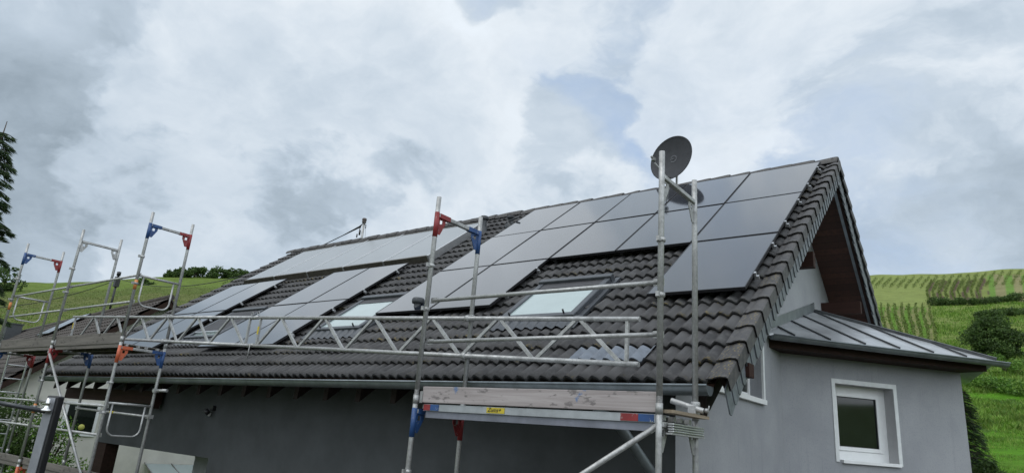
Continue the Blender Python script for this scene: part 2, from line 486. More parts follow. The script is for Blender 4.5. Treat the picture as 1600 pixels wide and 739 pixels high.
# ------------------------------------------------------------------ mesh helpers
class MB:
    def __init__(s):
        s.v, s.f, s.uv, s.smooth = [], [], None, []

    def add(s, vs, fs, smooth=False):
        o = len(s.v)
        s.v += [tuple(p) for p in vs]
        s.f += [tuple(i + o for i in f) for f in fs]
        s.smooth += [smooth] * len(fs)
        return s

    def box(s, lo, hi):
        (a, b, c), (d, e, f) = lo, hi
        vs = [(a, b, c), (d, b, c), (d, e, c), (a, e, c), (a, b, f), (d, b, f), (d, e, f), (a, e, f)]
        return s.add(vs, [(0, 3, 2, 1), (4, 5, 6, 7), (0, 1, 5, 4), (1, 2, 6, 5), (2, 3, 7, 6), (3, 0, 4, 7)])

    def obox(s, org, ax, ay, az):
        """box from a corner and three edge vectors"""
        o, x, y, z = Vector(org), Vector(ax), Vector(ay), Vector(az)
        vs = [o, o + x, o + x + y, o + y, o + z, o + x + z, o + x + y + z, o + y + z]
        return s.add(vs, [(0, 3, 2, 1), (4, 5, 6, 7), (0, 1, 5, 4), (1, 2, 6, 5), (2, 3, 7, 6), (3, 0, 4, 7)])

    def beam(s, p, q, w, h, up=(0, 0, 1)):
        p, q = Vector(p), Vector(q)
        d = q - p
        sx = d.cross(Vector(up)).normalized() * w
        sz = sx.cross(d).normalized() * h
        return s.obox(p - sx / 2 - sz / 2, d, sx, sz)

    def tube(s, p, q, r, n=10, r2=None, caps=True):
        return s.path([p, q], r, n, r2, caps)

    def path(s, pts, r, n=10, r2=None, caps=True):
        pts = [Vector(p) for p in pts]
        N = len(pts)
        vs, fs = [], []
        prev = None
        for i, p in enumerate(pts):
            d = (pts[min(i + 1, N - 1)] - pts[max(i - 1, 0)]).normalized()
            if prev is None:
                a = d.orthogonal().normalized()
            else:
                a = (prev - d * prev.dot(d)).normalized()
            prev = a
            b = d.cross(a)
            t = i / max(N - 1, 1)
            rr = r[i] if isinstance(r, (list, tuple)) else (r if r2 is None else r + (r2 - r) * t)
            for j in range(n):
                th = 2 * math.pi * j / n
                vs.append(p + (a * math.cos(th) + b * math.sin(th)) * rr)
        for i in range(N - 1):
            for j in range(n):
                fs.append((i * n + j, i * n + (j + 1) % n, (i + 1) * n + (j + 1) % n, (i + 1) * n + j))
        s.add(vs, fs, True)
        if caps:
            o = len(s.v) - len(vs)
            s.f += [tuple(o + j for j in reversed(range(n))), tuple(o + (N - 1) * n + j for j in range(n))]
            s.smooth += [False, False]
        return s

    def lathe(s, prof, c=(0, 0, 0), axis=(0, 0, 1), n=24):
        """prof = [(radius, height)]"""
        z = Vector(axis).normalized()
        a = z.orthogonal().normalized()
        b = z.cross(a)
        c = Vector(c)
        vs, fs = [], []
        for r, h in prof:
            for j in range(n):
                th = 2 * math.pi * j / n
                vs.append(c + z * h + (a * math.cos(th) + b * math.sin(th)) * max(r, 1e-4))
        for i in range(len(prof) - 1):
            for j in range(n):
                fs.append((i * n + j, i * n + (j + 1) % n, (i + 1) * n + (j + 1) % n, (i + 1) * n + j))
        return s.add(vs, fs, True)

    def prism(s, poly, ext):
        """polygon (list of 3-d points) extruded along ext"""
        e = Vector(ext)
        n = len(poly)
        a = [Vector(p) for p in poly]
        vs = a + [p + e for p in a]
        fs = [tuple(reversed(range(n))), tuple(range(n, 2 * n))]
        fs += [(i, (i + 1) % n, n + (i + 1) % n, n + i) for i in range(n)]
        return s.add(vs, fs)

    def build(s, name, m, parent=None, org=(0, 0, 0)):
        me = bpy.data.meshes.new(name)
        o = Vector(org)
        me.from_pydata([(p[0] - o.x, p[1] - o.y, p[2] - o.z) for p in s.v], [], s.f)
        me.materials.append(m)
        me.polygons.foreach_set('use_smooth', s.smooth)
        if s.uv is not None:
            l = me.uv_layers.new(name='UVMap')
            vi = np.zeros(len(me.loops), dtype=np.int32)
            me.loops.foreach_get('vertex_index', vi)
            l.data.foreach_set('uv', np.asarray(s.uv, dtype=np.float32)[vi].ravel())
        me.update()
        ob = bpy.data.objects.new(name, me)
        COL.objects.link(ob)
        if parent is not None:
            ob.parent = parent
        else:
            ob.location = o
        return ob


def bevel(ob, w=0.004, seg=1):
    b = ob.modifiers.new('edge', 'BEVEL')
    b.width = w
    b.segments = seg
    b.limit_method = 'ANGLE'
    return ob


def tag(o, label=None, cat=None, group=None, kind=None):
    for k_, v in (('label', label), ('category', cat), ('group', group), ('kind', kind)):
        if v:
            o[k_] = v
    return o


def thing(name, loc, label, cat, group=None):
    o = bpy.data.objects.new(name, None)
    o.empty_display_size = 0.2
    COL.objects.link(o)
    o.location = loc
    return tag(o, label, cat, group)


def copy_tree(o, parent=None):
    c = o.copy()
    COL.objects.link(c)
    if parent is not None:
        c.parent = parent
    for ch in list(o.children):
        copy_tree(ch, c)
    return c


def quads_mesh(name, m, P, U, V, parent=None, org=(0, 0, 0), tri=False):
    """many small leaf faces: centres P and half-edge vectors U, V (numpy n x 3)"""
    n = len(P)
    P = P - np.array(org)
    if tri:
        co = np.stack([P - U, P + U, P + V], 1).reshape(-1, 3)
        k_ = 3
    else:
        co = np.stack([P - U, P - V * 0.6, P + U, P + V], 1).reshape(-1, 3)
        k_ = 4
    me = bpy.data.meshes.new(name)
    me.vertices.add(n * k_)
    me.vertices.foreach_set('co', co.astype(np.float32).ravel())
    me.loops.add(n * k_)
    me.loops.foreach_set('vertex_index', np.arange(n * k_, dtype=np.int32))
    me.polygons.add(n)
    me.polygons.foreach_set('loop_start', np.arange(0, n * k_, k_, dtype=np.int32))
    me.materials.append(m)
    me.update()
    me.validate()
    ob = bpy.data.objects.new(name, me)
    COL.objects.link(ob)
    if parent is not None:
        ob.parent = parent
    else:
        ob.location = org
    return ob


def rand_dirs(n):
    v = rng.normal(size=(n, 3))
    return v / np.linalg.norm(v, axis=1, keepdims=True)


def leaf_cloud(centres, radii, n_per, size, squash=0.8, shell=0.55):
    """leaf quads in clumps round the given centres"""
    Ps, S = [], []
    for c, r, k_ in zip(centres, radii, n_per):
        d = rand_dirs(k_)
        rad = r * (shell + (1 - shell) * rng.random(k_)) ** 0.7 * (0.75 + 0.5 * rng.random(k_))
        p = np.array(c) + d * rad[:, None] * np.array([1, 1, squash])
        Ps.append(p)
        S.append(np.full(k_, size))
    P = np.concatenate(Ps)
    S = np.concatenate(S) * (0.6 + 0.8 * rng.random(len(P)))
    a = rand_dirs(len(P))
    b = np.cross(a, rand_dirs(len(P)))
    b /= np.linalg.norm(b, axis=1, keepdims=True) + 1e-9
    return P, a * S[:, None], b * S[:, None] * 0.55


# ------------------------------------------------------------------ terrain: one sheet, polar round the viewpoint
C0 = np.array([CAM.x, CAM.y])
AZK = [-180, -130, -95, -82, -76, -70.6, -66, -62, -59, -50, -30, -7.7, 0, 12, 30, 70, 120, 180]
CRK = [2.5, 3, 5.5, 6.7, 7.4, 8.6, 9.8, 10.5, 11.0, 12, 13.6, 14.05, 13.95, 13.4, 12, 6, 3, 2.5]


def height(az, r):
    """az in degrees clockwise from +Y, r in metres; numpy arrays"""
    crest = np.interp(az, AZK, CRK)
    crest = crest + 0.045 * np.sin(az * 0.55) + 0.015 * np.sin(az * 2.3 + 1)
    lr = np.log(np.maximum(r, 1.0))
    fR = np.interp(lr, np.log([16, 20, 30, 60, 120, 250]), [-0.03, 0.03, 0.2, 0.57, 0.83, 1.0])
    fL = np.interp(lr, np.log([35, 45, 80, 150, 300]), [-0.12, 0.05, 0.42, 0.74, 1.0])
    w = np.clip((az + 52) / 34, 0, 1)
    w = w * w * (3 - 2 * w)
    e = crest * (fL * (1 - w) + fR * w)
    far = 1.6 + np.minimum(r, 310) * np.tan(np.radians(e)) - np.maximum(r - 310, 0) * 0.02
    x = C0[0] + r * np.sin(np.radians(az))
    y = C0[1] + r * np.cos(np.radians(az))
    near = np.clip(0.16 * (x + 1.5), -2.25, 1.0) * np.clip((r - 2) / 5, 0, 1) + 0.07 * np.clip(y + 8, -2, 16) * np.clip((x + 6) / 8, 0, 1)
    t0, t1 = np.where(az < -35, 22, 13), np.where(az < -35, 50, 24)
    t = np.clip((r - t0) / (t1 - t0), 0, 1)
    t = t * t * (3 - 2 * t)
    z = near * (1 - t) + far * t
    z = z + t * 0.0011 * r * (np.sin(x * 0.11 + 1.3) * np.cos(y * 0.09) + 0.5 * np.sin(x * 0.31 + y * 0.23))
    return z


def gz(x, y):
    az = np.degrees(np.arctan2(np.asarray(x) - C0[0], np.asarray(y) - C0[1]))
    return height(az, np.hypot(np.asarray(x) - C0[0], np.asarray(y) - C0[1]))


def polar(az, r, dz=0.0):
    x = C0[0] + r * math.sin(R_(az))
    y = C0[1] + r * math.cos(R_(az))
    return (x, y, float(height(np.array(az), np.array(r))) + dz)


def ground():
    azs = np.concatenate([np.arange(-180, -88, 3.0), np.arange(-88, -50, 0.2), np.arange(-50, -12, 0.6), np.arange(-12, 12, 0.12), np.arange(12, 180, 3.0)])
    rs = np.concatenate([[0.0], np.geomspace(1.0, 30, 34), np.geomspace(30.8, 320, 170), np.geomspace(335, 3500, 22)])
    A, Rr = np.meshgrid(azs, rs, indexing='ij')
    Z = height(A, Rr)
    X = C0[0] + Rr * np.sin(np.radians(A))
    Y = C0[1] + Rr * np.cos(np.radians(A))
    na, nr = A.shape
    co = np.stack([X, Y, Z], -1).reshape(-1, 3)
    i = np.arange(na)
    j = np.arange(nr - 1)
    I, J = np.meshgrid(i, j, indexing='ij')
    I2 = (I + 1) % na
    F = np.stack([I * nr + J, I2 * nr + J, I2 * nr + J + 1, I * nr + J + 1], -1).reshape(-1, 4)
    F = F[:, ::-1]
    # real crop and soil colours, by field
    g = np.empty((na, nr, 3))
    g[:] = (0.085, 0.135, 0.022)
    rj = np.sin(A * 2.1) * 0.02 + np.sin(A * 5.7 + 1) * 0.01
    lr = np.log(np.maximum(Rr, 1)) + rj

    def field(a0, a1, r0, r1):
        return (A > a0) & (A < a1) & (lr > math.log(r0)) & (lr < math.log(r1))
    g[field(-60, 30, 46, 400)] = (0.175, 0.215, 0.062)               # rough meadow on the slope
    g[field(-60, 30, 16, 45)] = (0.085, 0.22, 0.014)                # mown lawn
    g[field(-60, 30, 32, 41)] = (0.050, 0.105, 0.018)              # longer strip
    st = np.sin(2 * math.pi * (A + 0.15 * np.sin(lr * 14)) / 0.9)
    mk = field(-8.6, -4.6, 62, 122)
    g[mk & (st > 0.1)] = (0.105, 0.20, 0.03)
    g[mk & (st <= 0.1)] = (0.19, 0.195, 0.08)
    mk = field(-4.6, -0.9, 135, 215)
    st2 = np.sin(2 * math.pi * (A + 0.22 * np.sin(lr * 9)) / 0.78)
    g[mk & (st2 > 0.1)] = (0.085, 0.060, 0.042)
    g[mk & (st2 <= 0.1)] = (0.15, 0.185, 0.05)
    mk = field(-0.9, 9, 128, 225)
    st3 = np.sin(2 * math.pi * A / 1.0)
    g[mk & (st3 > 0.0)] = (0.11, 0.20, 0.035)
    g[mk & (st3 <= 0.0)] = (0.20, 0.19, 0.09)
    g[field(-95, -52, 70, 240)] = (0.085, 0.115, 0.028)
    g[field(-95, -52, 240, 400)] = (0.10, 0.145, 0.028)
    stl = np.sin(2 * math.pi * Rr / 5.5)
    mk = field(-95, -52, 70, 215) & (stl > 0.35)
    g[mk] = (0.12, 0.125, 0.045)
    g[Rr < 12] = (0.10, 0.10, 0.085)
    me = bpy.data.meshes.new('ground')
    me.from_pydata(co.tolist(), [], F.tolist())
    at = me.color_attributes.new('Col', 'FLOAT_COLOR', 'POINT')
    c4 = np.concatenate([g.reshape(-1, 3), np.ones((na * nr, 1))], 1)
    at.data.foreach_set('color', c4.astype(np.float32).ravel())
    me.polygons.foreach_set('use_smooth', [True] * len(me.polygons))
    me.materials.append(M_GROUND)
    me.update()
    ob = bpy.data.objects.new('ground', me)
    COL.objects.link(ob)
    tag(ob, 'green hillside of meadow, lawn and vineyard strips behind the house', 'hillside', kind='structure')


ground()

# ------------------------------------------------------------------ the house
TH = 0.6448380515881569
ct, stn = math.cos(TH), math.sin(TH)
SX = Vector((1, 0, 0))
SD = Vector((0, -ct, -stn))          # down the slope
SN = Vector((0, -stn, ct))           # out of the slope
P0 = Vector((0, 0, 6.39))            # upper right corner of the large solar array, on the glass
RIDGE_Y = 0.32
XL, XR = -14.57, 0.06                # tiled field; verge tiles beyond
S_EAVE, S_RIDGE, ROW = 6.77, -0.40, 0.3225
H0 = Vector((-7.0, 0.3, 0.0))        # house origin


def rp(x, s, o=0.0):
    """point on the front slope: x along the eave, s metres down the slope, o metres above the glass plane"""
    return P0 + SX * x + SD * s + SN * o


def mirror(p):
    return Vector((p[0], 2 * RIDGE_Y - p[1], p[2]))


house = thing('house', H0, 'grey rendered house with dark tiled gable roof and zinc roofed corner bay', 'house')


def hp(mb, name, m, parent=None):
    return mb.build(name, m, parent or house, H0)


def tiled_slope(front=True):
    nW = 6 if front else 2
    pitch = 0.2925 / 2
    n = int(round((XR - XL) / pitch))
    xs = np.linspace(XL, XR, n * nW + 1)
    ph = (xs - XR) / pitch
    # a low flat roll and a trough, like an interlocking concrete pan
    w = np.sin(2 * math.pi * ph)
    prof = 0.024 * (w + 0.22 * np.sin(4 * math.pi * ph + 0.8))
    vs, fs, uv = [], [], []
    rows = 22
    m = len(xs)
    jit = rng.normal(0, 0.0028, size=(rows, n // 2 + 2))
    for k_ in range(rows):
        sb = S_EAVE - k_ * ROW
        st_ = max(sb - ROW, S_RIDGE + 0.02)
        tid = np.minimum(((xs - XL) / (2 * pitch)).astype(int), n // 2)
        jz = jit[k_][tid]
        base = len(vs)
        for li, (s_, o_) in enumerate(((sb - 0.07, -0.165), (sb - .002, -0.131), (sb, -0.109), (sb - ROW * 0.5, -0.130), (st_ - 0.02, -0.152))):
            ss = s_ + (jz * 2 if li in (1, 2) else 0)
            o = o_ + prof + jz
            if li == 0:
                o = np.full(m, o_ - .02)
            for x, oo, s2 in zip(xs, o, np.broadcast_to(ss, xs.shape)):
                p = rp(x, s2, oo)
                vs.append(p if front else mirror(p))
                uv.append(((x - XL) / (2 * pitch) + 0.001, (S_EAVE - s_) / ROW + (0.0 if li > 1 else -0.01 if li else -.2) + 0.002))
        for li in range(4):
            for i in range(m - 1):
                q = (base + li * m + i, base + li * m + i + 1, base + (li + 1) * m + i + 1, base + (li + 1) * m + i)
                fs.append(q if front else tuple(reversed(q)))
    mb = MB()
    mb.add(vs, fs, True)
    mb.smooth = [(i // (m - 1)) % 4 > 1 for i in range(len(fs))]
    mb.uv = uv
    return mb


roof = hp(tiled_slope(True), 'roof', M_TILE)
rb = hp(tiled_slope(False), 'back_roof_slope', M_TILE)

# verge tiles down both gable edges
vt = MB()
for off in (0,):
    a, b = 0.0, 0.19
    # upper skin: starts under the last pan, rises in a roll, then hangs down as a flange; local x=across, y=up slope, z=out
    cs = [(-0.02, -0.012), (0.03, -0.008), (0.07, 0.007), (0.11, 0.014), (0.15, 0.009), (0.165, -0.004), (0.167, -0.130), (0.150, -0.130), (0.148, -0.03)]
    vs = []
    L = ROW + 0.05
    for (yy, dz, dl) in ((0.0, 0.017, 0.010), (L * 0.5, 0.003, 0.002), (L, -0.013, -0.007)):
        for i, (x, z) in enumerate(cs):
            vs.append((x + (dl if i > 3 else 0), yy, z + dz))
    n_ = len(cs)
    fs = []
    for r in range(2):
        for i in range(n_ - 1):
            fs.append((r * n_ + i, r * n_ + i + 1, (r + 1) * n_ + i + 1, (r + 1) * n_ + i)[::-1])
    vt.add(vs, fs, False)
    # lower edge thickness
    lo = [(x + (.010 if i > 3 else 0), 0.0, z + 0.017) for i, (x, z) in enumerate(cs[:6])]
    vt.add(lo + [(x, 0.002, z - 0.014) for x, _, z in lo], [(i, i + 1, 7 + i - 0, 6 + i) for i in range(5)])
M_V = Matrix((SX, -SD, SN)).transposed().to_4x4()
first = vt.build('verge_tile', M_VERGE, roof, (0, 0, 0))
for side in ('r', 'l'):
    for slope in (0, 1):
        for k_ in range(22):
            if side == 'r' and slope == 0 and k_ == 0:
                o = first
            else:
                o = first.copy()
                COL.objects.link(o)
            o.parent = roof
            s_ = S_EAVE - k_ * ROW
            p = rp(XR if side == 'r' else XL, s_, -0.115 + random.gauss(0, 0.002))
            mx = Matrix.Translation(p) @ M_V
            if side == 'l':
                mx = mx @ Matrix.Diagonal((-1, 1, 1, 1))
            mx = mx @ Matrix.Rotation(random.gauss(0, 0.008), 4, 'X') @ Matrix.Rotation(random.gauss(0, 0.006), 4, 'Z')
            if slope:
                mx = Matrix.Translation((0, 2 * RIDGE_Y, 0)) @ Matrix.Diagonal((1, -1, 1, 1)) @ mx
            o.matrix_local = Matrix.Translation(-H0) @ mx
            o.material_slots[0].link = 'OBJECT'
            o.material_slots[0].material = M_VERGE_L if slope == 0 and side == 'r' and k_ in (0, 1, 3, 6) else M_VERGE

# ridge tiles
rz = rp(0, S_RIDGE, -0.12).z
rt = MB()
vs, fs = [], []
for xx, rr in ((0.0, 0.105), (0.05, 0.108), (0.36, 0.095), (0.40, 0.094)):
    for j in range(9):
        th = math.pi * (-0.06 + 1.12 * j / 8)
        vs.append((xx, rr * 1.05 * math.cos(th), rr * math.sin(th)))
for i in range(3):
    for j in range(8):
        fs.append((i * 9 + j, i * 9 + j + 1, (i + 1) * 9 + j + 1, (i + 1) * 9 + j))
rt.add(vs, fs, True)
rt.add([(0.0, 0.11 * math.cos(math.pi * j / 8), 0.105 * math.sin(math.pi * j / 8)) for j in range(9)] +
       [(0.0, 0.085 * math.cos(math.pi * j / 8), 0.08 * math.sin(math.pi * j / 8)) for j in range(9)],
       [(j, j + 1, 10 + j, 9 + j) for j in range(8)])
r0 = rt.build('ridge_tile', M_VERGE, roof, (0, 0, 0))
x = XR + 0.14
k_ = 0
while x > XL - 0.1:
    o = r0 if k_ == 0 else r0.copy()
    if k_:
        COL.objects.link(o)
    o.parent = roof
    o.matrix_local = Matrix.Translation(-H0) @ Matrix.Translation((x, RIDGE_Y, rz - 0.082 + random.gauss(0, 0.003))) @ Matrix.Rotation(random.gauss(0, 0.02), 4, 'Y') @ Matrix.Diagonal((-1, 1, 1, 1))
    x -= 0.362
    k_ += 1
mb = MB()
mb.lathe([(0.0, 0.0), (0.09, 0.0), (0.1, 0.02), (0.1, 0.05)], (XR + 0.15, RIDGE_Y, rz - 0.08), (-1, 0, 0), 16)
hp(mb, 'ridge_end_cap', M_VERGE, roof)

# boarded underside, eaves rafters, purlins
mb = MB()
for f in (lambda p: p, mirror):
    q = [f(rp(XL - 0.02, S_RIDGE + 0.20, -0.24)), f(rp(XR + 0.0, S_RIDGE + 0.20, -0.24)), f(rp(XR + 0.0, S_EAVE - 0.08, -0.24)), f(rp(XL - 0.02, S_EAVE - 0.08, -0.24))]
    mb.prism(q, (0, 0, 0.03))
hp(mb, 'soffit_boards', M_SOFFIT)
x = -14.25
while x < 0.0:
    mb = MB()
    p = rp(x, 6.66, -0.25)
    q = rp(x, 5.2, -0.25)
    poly = [p, p + Vector((0, -0.02, -0.27)), q + Vector((0, 0, -0.24)), q]
    mb.prism([v + Vector((-0.045, 0, 0)) for v in poly], (0.09, 0, 0))
    hp(mb, 'rafter', M_BROWN)
    x += 0.645
mb = MB()
mb.box((-13.0, -4.72, 2.32), (0.13, -4.55, 2.44))
hp(mb, 'wall_plate', M_PURLIN)
for yy, zz in ((-1.36, 4.20), (2 * RIDGE_Y + 1.36, 4.20)):
    mb = MB()
    mb.box((-0.65, yy - 0.06, zz + .02), (0.10, yy + 0.06, zz + 0.24))
    hp(mb, 'purlin', M_PURLIN)
mb = MB()
mb.box((-1.2, RIDGE_Y - 0.07, 6.02), (0.08, RIDGE_Y + 0.07, 6.24))
hp(mb, 'ridge_beam', M_PURLIN)
# eaves purlin end of the gable, standing proud of the slate edge
mb = MB()
mb.box((-0.6, -4.71, 2.325), (0.215, -4.57, 2.455))
bevel(hp(mb, 'purlin', M_PURLIN))

# slate strip under the verge tiles, both slopes
for f in (lambda p: p, mirror):
    mb = MB()
    s_ = S_EAVE + 0.02
    while s_ > S_RIDGE + 0.12:
        j = random.gauss(0, 0.003)
        a = rp(0.192 + j, s_, -0.20)
        b_ = rp(0.176 + j, s_ - 0.21, -0.20)
        c_ = rp(0.176 + j, s_ - 0.21, -0.455)
        d_ = rp(0.192 + j, s_ + 0.0, -0.455)
        e_ = rp(0.193 + j, s_ + 0.03, -0.42)
        poly = [f(v) for v in (a, e_, d_, c_, b_)]
        mb.prism(poly, (-0.012, 0, 0))
        s_ -= 0.165
    hp(mb, 'slate_cladding', M_SLATE)
    mb = MB()
    q = [f(v) for v in (rp(0.15, S_RIDGE, -0.17), rp(0.15, S_EAVE - .12, -0.17), rp(0.15, S_EAVE - 0.22, -0.40), rp(0.15, S_RIDGE + 0.18, -0.40))]
    mb.prism(q, (-0.045, 0, 0))
    hp(mb, 'barge_board', M_DARKWOOD)
    mb = MB()
    q = [f(v) for v in (rp(0.10, S_RIDGE + 0.35, -0.250), rp(0.10, 4.6, -0.250), rp(0.035, 4.6, -0.250), rp(0.035, S_RIDGE + 0.35, -0.250))]
    mb.prism(q, SN * -0.035 if f(Vector((0, 1, 0))).y == 1 else Vector((0, stn, ct)) * -0.035)
    hp(mb, 'verge_flashing', M_ZINC)

# walls
YW, XG = -4.60, -0.55


def wall_grid(mb, org, u, v, W_, H_, holes, depth):
    """slab with rectangular openings; org corner, u/v unit vectors, depth vector into the wall; holes = (u0, v0, u1, v1)"""
    us = sorted({0, W_, *[h[0] for h in holes], *[h[2] for h in holes]})
    vs = sorted({0, H_, *[h[1] for h in holes], *[h[3] for h in holes]})
    us = [x for x in us if 0 <= x <= W_]
    vs = [x for x in vs if 0 <= x <= H_]
    O, U, V, D = Vector(org), Vector(u), Vector(v), Vector(depth)
    for i in range(len(us) - 1):
        for j in range(len(vs) - 1):
            cu, cv = (us[i] + us[i + 1]) / 2, (vs[j] + vs[j + 1]) / 2
            if any(h[0] < cu < h[2] and h[1] < cv < h[3] for h in holes):
                continue
            a = O + U * us[i] + V * vs[j]
            b = O + U * us[i + 1] + V * vs[j]
            c = O + U * us[i + 1] + V * vs[j + 1]
            d = O + U * us[i] + V * vs[j + 1]
            mb.add([a, b, c, d, a + D, b + D, c + D, d + D], [(0, 1, 2, 3), (7, 6, 5, 4)])
    for h in holes:
        a = O + U * h[0] + V * h[1]
        b = O + U * h[2] + V * h[1]
        c = O + U * h[2] + V * h[3]
        d = O + U * h[0] + V * h[3]
        for p, q in ((a, b), (b, c), (c, d), (d, a)):
            mb.add([p, q, q + D, p + D], [(0, 3, 2, 1)])
    return mb


mb = MB()
ZB = -2.6
wall_grid(mb, (-13.1, YW, ZB), (1, 0, 0), (0, 0, 1), 13.1 + XG - 0.004, 2.3 - ZB, [(0.0, 0.0, 4.34, 0.935 - ZB)], (0, 0.3, 0))
mb.add([(-13.1, YW, 0.935), (-13.1, YW + .3, 0.935), (-13.1, YW + .3, 2.3), (-13.1, YW, 2.3)], [(0, 1, 2, 3)])
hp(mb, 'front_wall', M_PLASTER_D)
mb = MB()
mb.box((-11.05, -3.55, ZB), (-7.5, -3.3, 1.2))
hp(mb, 'carport_back_wall', M_PLASTER)
mb = MB()
mb.box((-13.08, YW + 0.02, ZB), (-12.62, YW + 0.27, 0.928))
hp(mb, 'pillar', M_DARKWOOD)
mb = MB()
mb.box((-10.1, -3.64, ZB), (-9.72, -3.56, 0.62))
hp(mb, 'doorframe', M_WHITE)
# gable wall with a window hole
mb = MB()
wall_grid(mb, (XG, YW, ZB), (0, 1, 0), (0, 0, 1), 9.84, 2.15 - ZB + 0.85, [(0.85, 2.36 - ZB, 2.84, 3.0 - ZB + 0.0)], (-0.3, 0, 0))
top = 3.0
# upper gable triangle
roof_z = lambda y: rp(0, 0, -0.245).z + (y - rp(0, 0, -0.245).y) * stn / ct
yl = YW
poly = [(XG, YW, 2.15), (XG, YW, min(roof_z(YW), 9)), (XG, RIDGE_Y, roof_z(RIDGE_Y)), (XG, 2 * RIDGE_Y - YW, roof_z(YW)), (XG, 2 * RIDGE_Y - YW, 2.15)]
mbg = MB()
H_ = 3.0
ytop = YW + (H_ - roof_z(YW)) * ct / stn
tri = [(XG, ytop, H_), (XG, RIDGE_Y, roof_z(RIDGE_Y)), (XG, 2 * RIDGE_Y - ytop, H_)]
mb2 = MB()
# lower part, clipped by the slope: strips
mb = MB()
y0s = YW
lowr = [(XG, YW, ZB), (XG, 2 * RIDGE_Y - YW, ZB), (XG, 2 * RIDGE_Y - YW, roof_z(YW)), (XG, RIDGE_Y, roof_z(RIDGE_Y)), (XG, YW, roof_z(YW))]


def clip_rect(y0, y1, z0, z1):
    """part of the rectangle under the two roof slopes"""
    ys = sorted({y0, y1, *[y for y in (RIDGE_Y,) if y0 < y < y1]})
    N = 64
    for a, b in zip(ys[:-1], ys[1:]):
        yy = np.linspace(a, b, N + 1)
        for p, q in zip(yy[:-1], yy[1:]):
            zr = [roof_z(t if t <= RIDGE_Y else 2 * RIDGE_Y - t) for t in (p, q)]
            zp, zq = min(z1, zr[0]), min(z1, zr[1])
            if zp <= z0 or zq <= z0:
                continue
            zp, zq = max(zp, z0), max(zq, z0)
            mb.add([(XG, p, z0), (XG, q, z0), (XG, q, zq), (XG, p, zp)], [(0, 1, 2, 3)])


WY0, WY1, WZ0, WZ1 = -3.55, -1.80, 2.37, 3.02
YE = 2 * RIDGE_Y - YW
clip_rect(YW, YE, ZB, WZ0)
clip_rect(YW, WY0, WZ0, WZ1)
clip_rect(WY1, YE, WZ0, WZ1)
clip_rect(YW, YE, WZ1, 9)
dd = Vector((-0.2, 0, 0))
cs = [Vector((XG, WY0, WZ0)), Vector((XG, WY1, WZ0)), Vector((XG, WY1, WZ1)), Vector((XG, WY0, WZ1))]
for i in range(4):
    p, q = cs[i], cs[(i + 1) % 4]
    mb.add([p, q, q + dd, p + dd], [(0, 3, 2, 1)])
hp(mb, 'gable_wall', M_PLASTER)
mb = MB()
mb.box((-12.8, YE - .2, ZB), (XG - .01, YE - .01, 2.2))
hp(mb, 'back_wall', M_PLASTER)
# inside of the left, open end: upper gable closed
mb = MB()
mb.prism([(-13.05, YW + .3, 1.2), (-13.05, YE, 1.2), (-13.05, YE, roof_z(YW)), (-13.05, RIDGE_Y, roof_z(RIDGE_Y)), (-13.05, YW + .3, roof_z(YW + .3))], (0.2, 0, 0))
hp(mb, 'far_gable_wall', M_PLASTER)
mb = MB()
mb.box((-13.0, YW + 0.3, 1.2), (XG - 0.25, YE - 0.05, 1.35))
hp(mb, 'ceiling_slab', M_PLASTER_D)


def window(y0, y1, z0, z1):
    """gable window: frame 0.15 m behind the wall face"""
    w = MB()
    xf = XG - 0.15
    t = 0.07
    for lo, hi in (((xf - .05, y0, z0), (xf, y0 + t, z1)), ((xf - .05, y1 - t, z0), (xf, y1, z1)), ((xf - .05, y0 + t, z0), (xf, y1 - t, z0 + t)),
                   ((xf - .05, y0 + t, z1 - t), (xf, y1 - t, z1)), ((xf - .04, y1 - 0.62, z0 + t), (xf + 0.01, y1 - 0.54, z1 - t))):
        w.box(lo, hi)
    wo = hp(w, 'window', M_WHITE)
    g = MB()
    g.box((xf - .035, y0 + t, z0 + t), (xf - .02, y1 - t, z1 - t))
    hp(g, 'pane', M_GLASS_D, wo)
    s = MB()
    s.box((XG - .14, y0 - .06, z0 - .07), (XG + .05, y1 + .07, z0 - .005))
    bevel(hp(s, 'sill', M_WHITE, wo))
    tr = MB()
    tr.box((XG + .002, y1 + 0.004, z0 + 0.0), (XG + .03, y1 + .07, z1 + .07))
    tr.box((XG + .002, y0 - .07, z1 + .004), (XG + .03, y1, z1 + .07))
    hp(tr, 'surround', M_TRIM, wo)


window(WY0, WY1, WZ0, WZ1)

# corner bay with a polygon plan
BA = Vector((XG, -0.85, 0))
ang = R_(48)
bu = Vector((math.cos(ang), math.sin(ang), 0))
bn = Vector((math.sin(ang), -math.cos(ang), 0))
BL = 3.05
BB = BA + bu * BL
BC = BB + Vector((math.cos(R_(98)), math.sin(R_(98)), 0)) * 2.6
ZT = 3.22
wu0, wu1, wv0, wv1 = 0.86, 1.83, 1.69, 2.765           # window hole along the bay face
mb = MB()
U_ = bu
for (a, b, z0, z1) in ((-0.3, wu0, ZB, ZT), (wu1, BL, ZB, ZT), (wu0, wu1, ZB, wv0), (wu0, wu1, wv1, ZT)):
    p, q = BA + bu * a, BA + bu * b
    mb.add([(p.x, p.y, z0), (q.x, q.y, z0), (q.x, q.y, z1), (p.x, p.y, z1)], [(0, 1, 2, 3)])
mb.add([(BB.x, BB.y, ZB), (BC.x, BC.y, ZB), (BC.x, BC.y, ZT), (BB.x, BB.y, ZT)], [(0, 1, 2, 3)])
mb.add([(BC.x, BC.y, ZB), (XG, BC.y + 1.2, ZB), (XG, BC.y + 1.2, ZT), (BC.x, BC.y, ZT)], [(0, 1, 2, 3)])
hp(mb, 'bay_wall', M_PLASTER)


def bp(u, z, d=0.0):
    """point on the bay face: u along, z up, d inwards"""
    p = BA + bu * u - bn * d
    return Vector((p.x, p.y, z))


